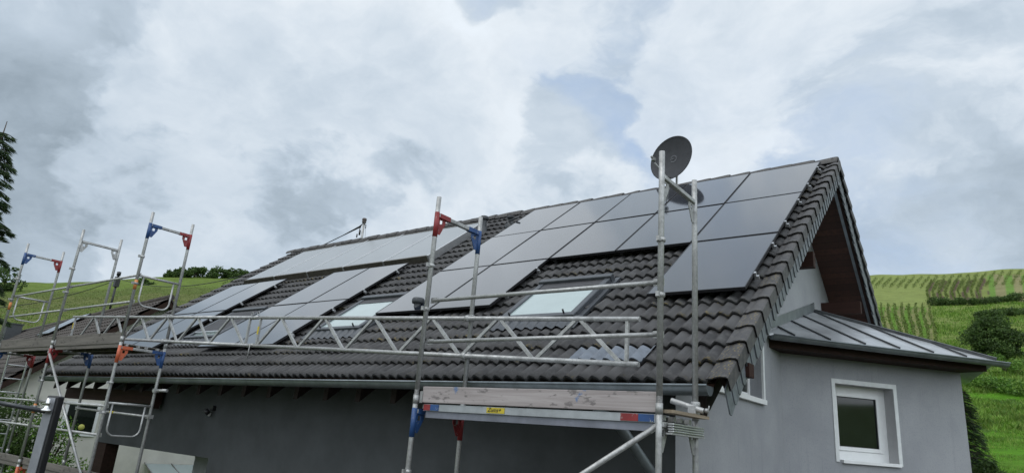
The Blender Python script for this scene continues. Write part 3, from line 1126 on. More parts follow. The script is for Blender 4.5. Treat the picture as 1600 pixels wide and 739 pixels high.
def bbox(mb, u0, u1, z0, z1, d0, d1):
    mb.obox(bp(u0, z0, d1), bu * (u1 - u0), bn * (d1 - d0), Vector((0, 0, z1 - z0)))
    return mb


win = bbox(bbox(bbox(bbox(MB(), wu0 - .0, wu0 + .095, wv0, wv1, .19, .25), wu1 - .095, wu1, wv0, wv1, .19, .25), wu0 + .095, wu1 - .095, wv0, wv0 + .14, .19, .25), wu0 + .095, wu1 - .095, wv1 - .10, wv1, .19, .25)
wo = hp(win, 'window', M_WHITE)
sash = MB()
for (a, b, z0, z1) in ((wu0 + .097, wu0 + .155, wv0 + .142, wv1 - .102), (wu1 - .155, wu1 - .097, wv0 + .142, wv1 - .102), (wu0 + .155, wu1 - .155, wv0 + .142, wv0 + .2), (wu0 + .155, wu1 - .155, wv1 - .16, wv1 - .102)):
    bbox(sash, a, b, z0, z1, .175, .24)
bevel(hp(sash, 'sash', M_WHITE, wo))
hp(bbox(MB(), wu0 + .15, wu1 - .15, wv0 + .19, wv1 - .15, .205, .22), 'pane', M_GLASS_D, wo)
gk = MB()
for (a, b, z0, z1) in ((wu0 + .155, wu0 + .165, wv0 + .2, wv1 - .16), (wu1 - .165, wu1 - .155, wv0 + .2, wv1 - .16), (wu0 + .165, wu1 - .165, wv0 + .2, wv0 + .21), (wu0 + .165, wu1 - .165, wv1 - .17, wv1 - .16)):
    bbox(gk, a, b, z0, z1, .190, .204)
hp(gk, 'gasket', M_BLACK, wo)
rv = MB()
D_ = .25
for p, q in (((wu0, wv0), (wu1, wv0)), ((wu1, wv0), (wu1, wv1)), ((wu1, wv1), (wu0, wv1)), ((wu0, wv1), (wu0, wv0))):
    rv.add([bp(*p), bp(*q), bp(*q, D_), bp(*p, D_)], [(0, 3, 2, 1)])
hp(rv, 'reveal', M_REVEAL, wo)
sr = MB()
for (a, b, z0, z1) in ((wu0 - .055, wu0 + .0, wv0 - .02, wv1 + .065), (wu1, wu1 + .055, wv0 - .02, wv1 + .065), (wu0, wu1, wv1, wv1 + .065)):
    bbox(sr, a, b, z0, z1, -.012, -.002)
hp(sr, 'surround', M_TRIM, wo)
bevel(hp(bbox(MB(), wu0 + .04, wu1 + .01, wv0 - .035, wv0 + .012, -.045, .18), 'sill', M_WHITE, wo))

# bay roof: hipped standing-seam zinc against the gable
ov = 0.46
EL = BA + bn * ov
EL = EL + bu * ((XG - EL.x) / bu.x)                                  # where the eave meets the gable
hipc = BB + bn * ov + bu * 0.20
ZE = 3.30
AP = Vector((XG, 1.38, 4.17))
e0 = Vector((EL.x, EL.y, ZE))
e1 = Vector((hipc.x, hipc.y, ZE - 0.02))
e2 = Vector((BC.x + 0.25, BC.y + 0.4, ZE - 0.02))
mb = MB()
mb.add([e0, e1, AP, e2, Vector((XG, e2.y, 3.6))], [(0, 1, 2), (1, 3, 2), (3, 4, 2)])
dz = Vector((0, 0, -0.03))
mb.add([e0 + dz, e1 + dz, AP + dz, e2 + dz], [(2, 1, 0), (2, 3, 1)])
mb.add([e0, e1, e1 + dz, e0 + dz, e2, e2 + dz], [(0, 3, 2, 1), (1, 2, 5, 4)])
bay_roof = hp(mb, 'bay_roof', M_ROOFZINC)
nrm = (e1 - e0).cross(AP - e0).normalized()
down = (bn - nrm * bn.dot(nrm)).normalized()
sm = MB()
LE = (e1 - e0).length
ue = (e1 - e0) / LE
for t in np.arange(0.45, LE - 0.2, 0.56):
    p = e0 + ue * t
    # climb against "down" until the gable or the hip
    best = 9
    for (a, b) in ((e0, AP), (e1, AP)):
        ex = (b - a)
        M2 = Matrix((( -down).to_tuple(), (-ex).to_tuple(), nrm.to_tuple())).transposed()
        try:
            sol = M2.inverted() @ (a - p)
            if sol[0] > 0.02 and -0.01 <= sol[1] <= 1.01:
                best = min(best, sol[0])
        except ValueError:
            pass
    if best < 8:
        sm.beam(p + nrm * 0.014, p - down * best + nrm * 0.014, 0.014, 0.024, nrm)
sm.beam(e1 + nrm * 0.02, AP + nrm * 0.02, 0.05, 0.05, nrm)
hp(sm, 'standing_seam', M_SEAM, bay_roof)
fl = MB()
fl.prism([(XG + 0.012, EL.y - 0.02, ZE + 0.02), (XG + 0.012, AP.y, AP.z + 0.0), (XG + 0.012, AP.y, AP.z + 0.16), (XG + 0.012, EL.y + 0.02, ZE + 0.17)], (-0.008, 0, 0))
hp(fl, 'wall_flashing', M_ZINC, bay_roof)
# half-round gutter helper


def gutter(mb, a, b, out, r=0.065, lip=0.012, n=9, joints=0.0):
    a, b, out = Vector(a), Vector(b), Vector(out).normalized()
    d = (b - a).normalized()
    up = Vector((0, 0, 1))
    L = (b - a).length
    N = max(2, int(L / 1.0))
    for inner in (0, 1):
        rr = r - 0.004 * inner
        vs, fs = [], []
        for i in range(N + 1):
            p = a + d * (L * i / N)
            for j in range(n):
                th = math.pi * (1.0 + j / (n - 1))
                vs.append(p + out * (-math.cos(th) * rr * -1) + up * (math.sin(th) * rr))
        for i in range(N):
            for j in range(n - 1):
                q = (i * n + j, i * n + j + 1, (i + 1) * n + j + 1, (i + 1) * n + j)
                fs.append(q)
        mb.add(vs, fs, True)
    mb.tube(a + out * r, b + out * r, lip, 8)
    for e in (a, b):
        mb.add([e + out * (math.cos(math.pi * (1 + j / (n - 1))) * r) + up * (math.sin(math.pi * (1 + j / (n - 1))) * r) for j in range(n)], [tuple(range(n))])
    return mb


g0 = e0 + Vector((0, 0, -0.035)) + bn * 0.05
g1 = e1 + Vector((0, 0, -0.035)) + bn * 0.05 + bu * 0.12
hp(gutter(MB(), g0 + bu * 0.06, g1, bn), 'bay_gutter', M_ZINC)
mb = MB()
q0 = BA + bu * 0.0 + bn * 0.004
for z0, z1, d0, d1 in ((ZT - 0.17, ZE - 0.05, 0.0, ov - 0.02),):
    a = Vector((EL.x + 0.05, EL.y, 0)) + bu * 0.0 - bn * 0.02
    poly = [(BA + bn * .003 - bu * .02), (BB + bn * .003 + bu * 0.004), (BB + bu * 0.12 + bn * (ov - 0.1)), (EL - bn * 0.1 + bu * 0.05)]
    mb.prism([Vector((p.x, p.y, ZT - 0.10)) for p in poly], (0, 0, 0.13))
hp(mb, 'bay_soffit', M_DARKWOOD)

# eaves gutter, segments with joints
gy = -5.40
mb = MB()
gutter(mb, (-14.35, gy, 2.125), (0.10, gy, 2.165), (0, -1, 0), 0.082, 0.011, 11)
for xx in np.arange(-13.9, 0.0, 0.72):
    zz = 2.125 + 0.04 * (xx + 14.35) / 14.45
    vs = []
    for j in range(11):
        th = math.pi * (1 + j / 10)
        for dx in (-0.012, 0.012):
            vs.append((xx + dx, gy + math.cos(th) * 0.0845, zz + math.sin(th) * 0.0845))
    mb.add(vs, [(2 * j, 2 * j + 1, 2 * j + 3, 2 * j + 2) for j in range(10)], True)
hp(mb, 'gutter', M_ZINC)
mb = MB()
mb.path([(-1.0, -5.40, 2.11), (-1.0, -5.40, 1.98), (-0.985, -5.36, 1.93), (-0.86, -5.15, 1.80), (-0.74, -4.74, 1.42), (-0.73, -4.69, 1.34), (-0.73, -4.69, -0.4)], 0.05, 14)
hp(mb, 'downpipe', M_ZINC)
mb = MB()
mb.box((-14.5, -4.86, 1.74), (-10.62, -4.66, 1.97))
mb.box((-10.75, -4.84, 1.66), (-10.62, -4.68, 1.74))
hp(mb, 'eaves_beam', M_DARKWOOD)
lamp = MB()
lamp.box((-8.91, -4.66, 1.70), (-8.83, -4.604, 1.78))
lamp.lathe([(0.0, 0.0), (0.045, 0.0), (0.055, 0.08), (0.0, 0.08)], (-8.90, -4.68, 1.70), (-0.3, -0.6, -0.75), 12)
lo_ = hp(lamp, 'wall_lamp', M_BLACK)
sn_ = MB()
sn_.lathe([(0.0, 0.0), (0.028, 0.0), (0.028, 0.05), (0.0, 0.06)], (-8.93, -4.64, 1.66), (0, -0.3, -1), 10)
hp(sn_, 'motion_sensor', M_WHITE, lo_)


# roof windows
def roof_window(x0, x1, s0, s1, shutter=False):
    def rbox(mb, a, b, c, d, o0, o1):
        mb.obox(rp(a, d, o0), SX * (b - a), -SD * (d - c), SN * (o1 - o0))
    f = MB()
    t = 0.085
    rbox(f, x0, x0 + t, s0 + .1, s1 - t, -0.14, -0.035)
    rbox(f, x1 - t, x1, s0 + .1, s1 - t, -0.14, -0.035)
    rbox(f, x0, x1, s1 - t, s1, -0.14, -0.032)
    rbox(f, x0 - .01, x1 + .01, s0, s0 + 0.10, -0.14, -0.005)
    wo = bevel(hp(f, 'roof_window', M_GREYMETAL), 0.012, 2)
    ap = MB()                                             # pleated lead-like apron below, side flashings
    n = 40
    vs = []
    for s_, o in ((s1 - .02, -0.06), (s1 + 0.06, -0.088), (s1 + .20, -0.095)):
        for i in range(n + 1):
            xx = x0 - .12 + (x1 - x0 + .24) * i / n
            vs.append(rp(xx, s_, o + (0.02 * math.sin(2 * math.pi * (xx - XR) / 0.14625) if s_ > s1 + .05 else 0)))
    ap.add(vs, [(r * (n + 1) + i, r * (n + 1) + i + 1, (r + 1) * (n + 1) + i + 1, (r + 1) * (n + 1) + i)[::-1] for r in range(2) for i in range(n)], True)
    rbox(ap, x0 - .07, x0 - .002, s0 - .05, s1 + .02, -0.13, -0.095)
    rbox(ap, x1 + .002, x1 + .07, s0 - .05, s1 + .02, -0.13, -0.095)
    hp(ap, 'flashing', M_GREYMETAL, wo)
    g = MB()
    if shutter:
        rbox(g, x0 + t, x1 - t, s0 + .11, s1 - t - 0.16, -0.09, -0.045)
        for q in np.arange(s0 + .16, s1 - .3, 0.05):
            rbox(g, x0 + t + .004, x1 - t - .004, q, q + 0.04, -0.047, -0.041)
        hp(g, 'roller_shutter', M_SHUTTER, wo)
        g2 = MB()
        rbox(g2, x0 + t, x1 - t, s1 - t - 0.16, s1 - t - .13, -0.09, -0.030)
        hp(g2, 'shutter_end_bar', M_ALU, wo)
        g3 = MB()
        rbox(g3, x0 + t, x1 - t, s1 - t - 0.128, s1 - t - .002, -0.10, -0.075)
        hp(g3, 'pane', M_SKYGLASS, wo)
    else:
        rbox(g, x0 + t, x1 - t, s0 + .26, s1 - t - .002, -0.10, -0.058)
        hp(g, 'pane', M_SKYGLASS, wo)
        g2 = MB()
        rbox(g2, x0 + t, x1 - t, s0 + .102, s0 + .258, -0.10, -0.05)
        hp(g2, 'awning_box', M_SHUTTER, wo)
        g3 = MB()
        for q in (0.14, 0.86):
            c = rp(x0 + (x1 - x0) * q, s1 - .05, -0.03)
            g3.tube(c, c + SN * 0.05, 0.012, 8)
        hp(g3, 'awning_hook', M_BLACK, wo)


roof_window(-3.08, -1.95, 4.27, 5.46)
roof_window(-6.86, -5.74, 4.25, 5.50)
roof_window(-10.86, -9.72, 4.30, 5.55, True)
# sheet-metal step tiles near the eave
mb = MB()
n = 36
vs = []
for s_, o in ((6.165, -0.118), (6.448, -0.100)):
    for i in range(n + 1):
        xx = -1.50 + 0.86 * i / n
        w = (xx - XR) / 0.14625
        vs.append(rp(xx, s_, o + 0.024 * (math.sin(2 * math.pi * w) + .22 * math.sin(4 * math.pi * w + .8)) + 0.006))
mb.add(vs, [(i, n + 1 + i, n + 2 + i, i + 1) for i in range(n)], True)
mb.add([v - SN * 0.012 for v in vs[n + 1:]] + vs[n + 1:], [(i, i + 1, n + 2 + i, n + 1 + i) for i in range(n)], True)
hp(mb, 'metal_tile', mat('grey blue metal tile', (0.14, 0.16, 0.19), 0.5, 0.2, noise=(9, 0.25)), roof)


# vent pipes
def vent(x, s_, h, r, label=None):
    b = rp(x, s_, -0.13)
    v = MB()
    v.lathe([(r * 2.0, -0.06), (r * 1.7, 0.03), (r * 1.05, 0.12), (r, 0.14), (r, h)], b, (0, 0, 1), 18)
    o = hp(v, 'vent_pipe', M_VENT)
    c = MB()
    c.lathe([(r * 0.9, h - 0.03), (r * 1.5, h - 0.025), (r * 1.62, h), (r * 1.62, h + 0.035), (r * 1.4, h + .06), (0, h + .065)], b, (0, 0, 1), 18)
    hp(c, 'cap', M_VENT, o)


vent(-5.02, 4.96, 0.20, 0.060)
vent(-6.74, 0.72, 0.30, 0.058)
v = MB()
b = rp(-6.1, 0.55, -0.12)
v.lathe([(0.13, -0.05), (0.11, 0.03), (0.05, 0.08), (0.045, 0.15), (0.075, 0.16), (0.075, 0.2), (0, 0.21)], b, (0, -.2, 1), 14)
v.tube(b + Vector((0.02, -.1, .06)), b + Vector((.35, -.22, .06)), 0.02, 8)
hp(v, 'cable_duct', M_VENT)
cl = MB()
cl.lathe([(0.30, 0.0), (0.27, 0.12), (0.19, 0.2), (0.0, 0.25)], (-6.6, RIDGE_Y + 0.45, rz - 0.14), (0, 0.05, 1), 20)
hp(cl, 'clear_dome', M_CLEAR)

# ------------------------------------------------------------------ solar panels: built once, then copied
PW, PH, GW, GH = 1.134, 1.676, 1.154, 1.6962


def make_panel(name='solar_panel'):
    root = thing(name, (0, 0, 0), 'x', 'solar panel')
    t, h = 0.011, 0.035
    f = MB()
    f.box((0, 0, -h), (PW, t, 0)).box((0, PH - t, -h), (PW, PH, 0)).box((0, t, -h), (t, PH - t, 0)).box((PW - t, t, -h), (PW, PH - t, 0))
    f.box((t, t, -h), (PW - t, PH - t, -h + 0.004))
    f.build('frame', M_BLACK, root)
    g = MB()
    g.box((t, t, -0.012), (PW - t, PH - t, -0.0025))
    g.build('glass', M_PANEL, root)
    for y in (0.38, PH - 0.38):
        r = MB()
        r.box((-0.02, y - .02, -h - .045), (PW + .0, y + .02, -h - .002))
        r.box((PW * .4, y - .015, -0.118), (PW * .4 + .03, y + .03, -h - .045))
        r.build('mounting_rail', M_BLACK, root)
    return root


proto = make_panel()
clampm = MB()
for y in (0.38, PH - 0.38):
    pass
cl_proto = MB().box((PW + .002, -.018, -.075), (PW + .05, .018, -.037)).box((PW + .002, -.02, -.036), (PW + .026, .02, .005)).build('clamp', M_ALU, proto)
bpy.data.objects.remove(cl_proto)
cl_mesh = bpy.data.meshes['clamp']
ROT = Matrix((SX, -SD, SN)).transposed()
used = [False]


def panel(x0, s0, label, group, clamps=False):
    """upper left corner at roof position (x0, s0)"""
    o = proto if not used[0] else copy_tree(proto)
    used[0] = True
    for ch in list(o.children):
        if ch.name.startswith('clamp'):
            bpy.data.objects.remove(ch)
    o.location = rp(x0 + 0.01, s0 + GH - 0.01, 0.0) + SN * random.gauss(0, 0.0008)
    o.rotation_euler = (ROT @ Matrix.Rotation(random.gauss(0, .0016), 3, 'X') @ Matrix.Rotation(random.gauss(0, .0016), 3, 'Y')).to_euler()
    o['label'] = label
    o['group'] = group
    if clamps:
        for y in (0.38, PH - 0.38):
            c = bpy.data.objects.new('clamp', cl_mesh)
            COL.objects.link(c)
            c.parent = o
            c.location = (0, y, 0)
    return o


ROWN = ['top', 'middle', 'bottom']
COLN = ['in the column beside the gable verge', 'one column in from the gable verge', 'two columns in from the gable verge', 'three columns in from the gable verge', 'in the column beside the pale collectors']
for c in range(5):
    for r in range(3):
        if r == 2 and c in (1, 2):
            continue
        panel(-(c + 1) * GW, r * GH, f'{ROWN[r]} row panel of the large black array, {COLN[c]}', 'solar panels of the large array', clamps=(c == 0 or (r == 2 and c == 3)))
for c, cn, cf in ((0, 'on the open roof window side', 'on the shuttered roof window side'), (1, 'on the shuttered roof window side', 'along the far roof verge')):
    for r, rn in ((0, 'upper'), (1, 'lower')):
        panel(-7.20 - (c + 1) * GW, 2.645 + r * GH, f'{rn} panel of the middle block of four black panels, {cn}', 'solar panels of the middle array', clamps=(c == 0))
        panel(-11.19 - (c + 1) * GW, 2.645 + r * GH, f'{rn} panel of the far block of four black panels, {cf}', 'solar panels of the far array', clamps=(c == 0))

# solar thermal collectors under the ridge
TW, TS0, TS1 = 1.285, 0.36, 2.43
th_root = thing('thermal_collector', (0, 0, 0), 'x', 'solar collector', 'pale solar collectors below the ridge')
LT = TS1 - TS0
f = MB()
f.box((0, 0, -.115), (TW, .05, .025)).box((0, LT - .05, -.115), (TW, LT, .025)).box((0, .05, -.115), (.02, LT - .05, .010)).box((TW - .02, .05, -.115), (TW, LT - .05, .010))
f.build('frame', M_BRONZE, th_root)
g = MB()
g.box((.0055, .0505, .0105), (TW - .0055, LT - .0505, .016))
g.build('glass', M_THERMAL, th_root)
ORD = ['first', 'second', 'third', 'fourth', 'fifth']
for i in range(5):
    o = th_root if i == 0 else copy_tree(th_root)
    o.location = rp(-6.90 - (i + 1) * TW, TS1, 0.0)
    o.rotation_euler = ROT.to_euler()
    o['label'] = f'{ORD[i]} pale grey solar collector of the ridge row, counted from the vent pipe'
    if i == 0:
        s = MB()
        s.box((TW + .001, -.01, -.115), (TW + .045, LT + .01, .03))
        s.build('side_rail', M_ALU, o)

# ------------------------------------------------------------------ satellite dish
DC = Vector((-2.84, 0.45, 7.20))
dn = Vector((-0.173, -0.981, 0.087)).normalized()
dish = thing('satellite_dish', (DC.x, DC.y, rz), 'round dark grey satellite dish on a short mast at the roof ridge', 'satellite dish')
do = dish.location.copy()


def dp(mb, name, m, parent=None):
    return mb.build(name, m, parent or dish, do)


mb = MB()
Rd = 0.46
ax = dn.cross(Vector((0, 0, 1))).normalized()
ay = ax.cross(dn)
prof = [(0.0, -0.095), (0.1, -0.0905), (0.2, -0.077), (0.3, -0.055), (0.4, -0.023), (0.445, -0.005), (0.46, 0.006), (0.468, 0.0), (0.455, -0.018), (0.4, -0.04), (0.3, -0.072), (0.2, -0.094), (0.1, -0.108), (0, -0.112)]
mb.lathe([(r_ * 1.03, h_) for r_, h_ in prof], DC, dn, 48)
reflector = dp(mb, 'reflector', M_DISH)
# pale ring emblem on the reflector
em = MB()
vs = []
for t in np.linspace(0.5, 5.6, 26):
    for rr in (0.055, 0.08):
        q = rr
        dep = -0.0935 + 0.4 * q * q + 0.004
        vs.append(DC + ax * (0.0 + q * math.cos(t)) + ay * (0.02 + q * math.sin(t)) + dn * (dep))
em.add(vs, [(2 * i, 2 * i + 1, 2 * i + 3, 2 * i + 2) for i in range(25)])
em.beam(DC - dn * 0.088 + ay * 0.02, DC - dn * 0.088 + ay * 0.02 + ax * 0.07, 0.025, 0.006, dn)
dp(em, 'emblem', M_DISHLOGO, reflector)
mb = MB()
lnbp = DC + dn * 0.44 - ay * 0.24 + ax * 0.06
mb.path([DC - ay * 0.42 - dn * 0.03, DC - ay * 0.46 + dn * 0.12, lnbp - ay * 0.05], 0.014, 8)
dp(mb, 'feed_arm', M_GALV)
mb = MB()
mb.lathe([(0.0, 0), (0.035, 0.0), (0.035, 0.05), (0.024, 0.06), (0.024, 0.12), (0, 0.125)], lnbp, (dn + ay * 0.25) * 1.0, 14)
mb.box(tuple(lnbp + Vector((-.03, -.09, -.03))), tuple(lnbp + Vector((.03, -.02, .03))))
dp(mb, 'receiver_head', M_PLASTIC)
mb = MB()
mb.tube((DC.x + 0.04, DC.y + 0.20, rz - 0.7), (DC.x + 0.04, DC.y + 0.20, DC.z + 0.12), 0.024, 12)
dp(mb, 'mast', M_GALV)
mb = MB()
mb.box(tuple(DC - dn * 0.14 - Vector((0.06, 0.03, 0.12))), tuple(DC - dn * 0.14 + Vector((0.10, 0.10, 0.10))))
mb.tube(DC - ay * 0.38 - dn * .05, (DC.x + 0.04, DC.y + 0.20, DC.z - 0.22), 0.016, 8)
bevel(dp(mb, 'bracket', M_BLACK), 0.006)


# ------------------------------------------------------------------ electric roof masts and cables
def cat_points(a, b, sag, n=24):
    a, b = Vector(a), Vector(b)
    return [a.lerp(b, t) - Vector((0, 0, sag * 4 * t * (1 - t))) for t in np.linspace(0, 1, n)]


MA = Vector((-11.82, RIDGE_Y + 0.05, 7.14))
ma_ = thing('roof_mast', (MA.x, MA.y, rz), 'grey electric roof mast with brown insulator cap on the ridge', 'electric mast')
mb = MB()
mb.tube((MA.x, MA.y, rz - 0.6), (MA.x, MA.y, MA.z - 0.1), 0.032, 12)
mb.build('pole', M_GALV, ma_, ma_.location)
mb = MB()
mb.lathe([(0, 0.0), (0.055, 0.0), (0.06, 0.03), (0.045, 0.045), (0.062, 0.06), (0.062, 0.12), (0.045, .135), (0, 0.14)], (MA.x, MA.y, MA.z - 0.12), (0, 0, 1), 14)
mb.build('insulator_cap', mat('brown insulator', (0.06, 0.045, 0.04), 0.4), ma_, ma_.location)
mb = MB()
mb.path([(MA.x, MA.y, MA.z - .12), (MA.x - .12, MA.y + .02, MA.z - .16), (MA.x - .18, MA.y + .03, MA.z - .26), (MA.x - .16, MA.y + .03, MA.z - .42)], 0.011, 6)
mb.path([(MA.x + .02, MA.y - .02, MA.z - .16), (MA.x + .12, MA.y - .02, MA.z - .2), (MA.x + .12, MA.y - .02, MA.z - .3)], 0.012, 6)
mb.tube((MA.x + .12, MA.y - .02, MA.z - .28), (MA.x + .2, MA.y - .05, rz), 0.004, 5)
mb.tube((MA.x - .16, MA.y + .03, MA.z - .3), (MA.x - .16, MA.y + .03, MA.z - .44), 0.026, 8)
mb.tube((MA.x - .26, MA.y + .03, MA.z - .4), (MA.x - .26, MA.y + .03, MA.z - .5), 0.018, 8)
mb.build('connector', M_BLACK, ma_, ma_.location)
MB_ = Vector((-27.6, 0.75, 6.95))
mb2 = MB()
pts = cat_points(MA + Vector((-.2, .03, -.2)), MB_ + Vector((0.1, 0, -.15)), 0.9)
mb2.path(pts, 0.013, 6)
mb2.path([MA + Vector((-.02, .0, -.12)), MA + Vector((-.15, .03, -.16)), pts[0], pts[1]], [0.011, 0.014, 0.028, 0.013], 8)
o = mb2.build('power_cable', M_CABLE, None, MA)
tag(o, 'black overhead cable running from the ridge mast behind the far roof edge', 'cable')

# ------------------------------------------------------------------ scaffolding
YO, YI, PR = -6.25, -5.55, 0.0242


def gusset(mb, p, dy, h=0.20, b=0.135, t=0.008):
    """corner plate with a square window below the crossbar; p = pole/crossbar corner, dy = +1 towards the house"""
    y = lambda q: p.y + dy * q
    x0, z = p.x - t / 2, p.z
    # ring of quads round a square hole
    outer = [(0.02, 0.0), (b, 0.0), (b, -0.07), (0.02 + b * .35, -h), (0.02, -h)]
    hole = [(0.05, -0.04), (0.05 + 0.04, -0.04), (0.05 + .04, -0.085), (0.05, -0.085)]
    for xx, rev in ((x0, False), (x0 + t, True)):
        vs = [(xx, y(a), z + c) for a, c in outer + hole]
        fs = [(0, 1, 6, 5), (1, 2, 7, 6), (2, 3, 7), (3, 8, 7), (3, 4, 8), (4, 0, 5, 8)]
        mb.add(vs, [tuple(reversed(f)) if rev == (dy > 0) else f for f in fs])
    for ring in (outer, hole):
        m = len(ring)
        vs = [(xx, y(a), z + c) for xx in (x0, x0 + t) for a, c in ring]
        mb.add(vs, [(i, (i + 1) % m, m + (i + 1) % m, m + i) for i in range(m)])


def frame(x, z0, zt, ext, co, ci, label, x2=None, zi=None, group=None, bands=(), cross=True):
    """scaffold frame in the plane x: uprights at YO and YI from z0, crossbar at zt, spigots ext above"""
    o = thing('portal_scaffold', (x, YO, z0), label, 'scaffold frame', group or 'frames of the scaffold')
    B = lambda mb, nm, m_, par=None: mb.build(nm, m_, par or o, o.location)
    for y, m_ in ((YO, co), (YI, ci)):
        p = MB()
        p.path([(x, y, z0), (x, y, zt - .12), (x, y, zt + ext)], PR, 14)
        p.tube((x, y, z0), (x, y, z0 + 0.08), PR + .0035, 14)
        up = B(p, 'upright', M_GALV)
        s = MB()
        dy = 1 if y == YO else -1
        gusset(s, Vector((x, y, zt - 0.0)), dy)
        if m_ is not M_GALV:
            s.tube((x, y, zt - .24), (x, y, zt + .03), PR + .0022, 14)
            s.box((x - .0245, min(y + dy * .03, y + dy * .2), zt - .024), (x + .0245, max(y + dy * .03, y + dy * .19), zt + .024))
        B(s, 'gusset', m_)
        for q in (0.55, 1.0):
            if zt - q > z0 + .1:
                wl = MB()
                wl.lathe([(PR, -.02), (PR + .012, -.015), (PR + .012, .015), (PR, .02)], (x, y, zt - q), (0, 0, 1), 12)
                wl.box((x - .012, y - .065, zt - q - .02), (x + .012, y - PR, zt - q + .02))
                if y == YO:
                    B(wl, 'rail_wedge', M_GALV, up)
        for bz in bands:
            if y == YO:
                bb = MB()
                bb.tube((x, y, bz), (x, y, bz + .16), PR + .002, 14)
                B(bb, 'marker_band', M_BAND, up)
    c = MB()
    c.box((x - .022, YO + PR, zt - .021), (x + .022, YI - PR, zt + .021))
    co_ = bevel(B(c, 'crossbar', M_GALV), 0.006)
    return o


def tube_thing(name, pts, r, label, cat, group=None, m_=None, ends=True, n=12):
    mb = MB()
    mb.path(pts, r, n)
    if ends:
        for a, b in ((Vector(pts[0]), Vector(pts[1])), (Vector(pts[-1]), Vector(pts[-2]))):
            d = (b - a).normalized()
            # flattened end with bolt
            mb.obox(a - d * 0.03 + Vector((0, -.006, -.028)), d * 0.09, Vector((0, .012, 0)), Vector((0, 0, .056)))
    o = mb.build(name, m_ or M_GALV, None, pts[0])
    return tag(o, label, cat, group)


# right bay
ZD = 1.80
XRF, XMF = 0.03, -2.49
frame(XRF, 1.87, 3.77, 0.22, M_GALV, M_GALV, 'bare galvanised upper scaffold frame in front of the satellite dish')
frame(XMF, 1.87, 3.79, 0.20, M_RED, M_BLUE, 'upper scaffold frame with red outer and blue inner corner beside the roof window')
frame(XRF, -0.15, 1.80, 0.20, M_GALV, M_GALV, 'bare lower scaffold frame under the deck end beside the gutter end')
frame(XMF, -0.15, 1.80, 0.20, M_BLUE, M_RED, 'lower scaffold frame with blue outer and red inner corner under the near deck')
yr = YO + PR + .022
for z, w in ((2.885, 'upper'), (2.47, 'lower')):
    tube_thing('guard_rail', [(XMF + .04, yr, z), (XRF - .02, yr, z)], 0.0195, f'{w} galvanised guard rail over the near scaffold deck', 'guard rail', 'guard rails of the scaffold')
# toe board with end brackets
t = thing('toe_board', (-1.2, YO, 1.87), 'grey wooden toe board with blue paint stains on the near deck', 'toe board', 'wooden toe boards of the scaffold')
mb = MB()
mb.box((XMF + .05, YO + .03, 1.884), (XRF - .03, YO + .06, 2.035))
bevel(mb.build('board', M_BOARD, t, t.location), 0.003)
for xx in (XMF + .03, XRF - .03):
    mb = MB()
    mb.box((xx - .004, YO + .02, 1.88), (xx + .03, YO + .028, 1.99))
    mb.box((xx, YO + .018, 1.93), (xx + .012, YO + .07, 1.97))
    mb.build('bracket', M_GALV, t, t.location)


def deck(x0, x1, zt, label, m_side, beam=False, planks=2):
    o = thing('scaffold_deck', ((x0 + x1) / 2, (YO + YI) / 2, zt), label, 'scaffold deck', 'decks of the scaffold')
    B = lambda mb, nm, mm, par=None: mb.build(nm, mm, par or o, o.location)
    wd = (YI - YO - 2 * .04) / planks
    for k_ in range(planks):
        ya, yb = YO + .04 + wd * k_ + .004, YO + .04 + wd * (k_ + 1) - .004
        p = MB()
        # channel section: top sheet, two folded edges with lips, underside ribs
        p.box((x0, ya, zt - .012), (x1, yb, zt))
        p.box((x0, ya, zt - .062), (x1, ya + .004, zt - .012)).box((x0, yb - .004, zt - .062), (x1, yb, zt - .012))
        p.box((x0, ya + .004, zt - .062), (x1, ya + .035, zt - .058)).box((x0, yb - .035, zt - .062), (x1, yb - .004, zt - .058))
        for q in np.arange(x0 + .3, x1 - .1, .35):
            p.box((q, ya + .004, zt - .05), (q + .03, yb - .004, zt - .012))
        for q in np.arange(ya + .06, yb - .04, .06):
            p.box((x0, q, zt + .0005), (x1, q + .025, zt + .004))
        pl = B(p, 'plank', m_side)
        if k_ == 0:
            outer = pl
        for xx, s_ in ((x0, -1), (x1, 1)):
            for yy in (ya + .06, yb - .06):
                hk = MB()
                hk.box((min(xx, xx + s_ * .05), yy - .02, zt - .04), (max(xx, xx + s_ * .05), yy + .02, zt - .004))
                B(hk, 'hook', M_GALV, pl)
    if beam:
        bm_ = MB()
        bm_.box((x0 + .02, YO + .062, zt - .125), (x1 - .02, YO + .075, zt - .0625)).box((x0 + .02, YO + .0625, zt - .125), (x1 - .02, YO + .10, zt - .12))
        B(bm_, 'edge_beam', M_UNDER)
    return o, outer


dk, outer = deck(XMF + .07, XRF - .05, 1.872, 'steel scaffold deck with yellow sticker beside the gutter', M_DECK, True)
ys = YO + .0435
for a, b, m_ in ((XMF + .075, XMF + .16, M_RED), (XMF + .162, XMF + .27, M_BLUE), (XRF - .34, XRF - .19, M_RED), (XRF - .188, XRF - .06, M_BLUE)):
    mb = MB()
    mb.box((a, ys - .0045, 1.814), (b, ys - .001, 1.869))
    mb.build('painted_mark', m_, outer, dk.location)
sx0, sx1 = -1.64, -1.44
mb = MB()
mb.box((sx0, ys - .0045, 1.818), (sx1, ys - .001, 1.866))
stk = mb.build('sticker', M_YELLOW, outer, dk.location)


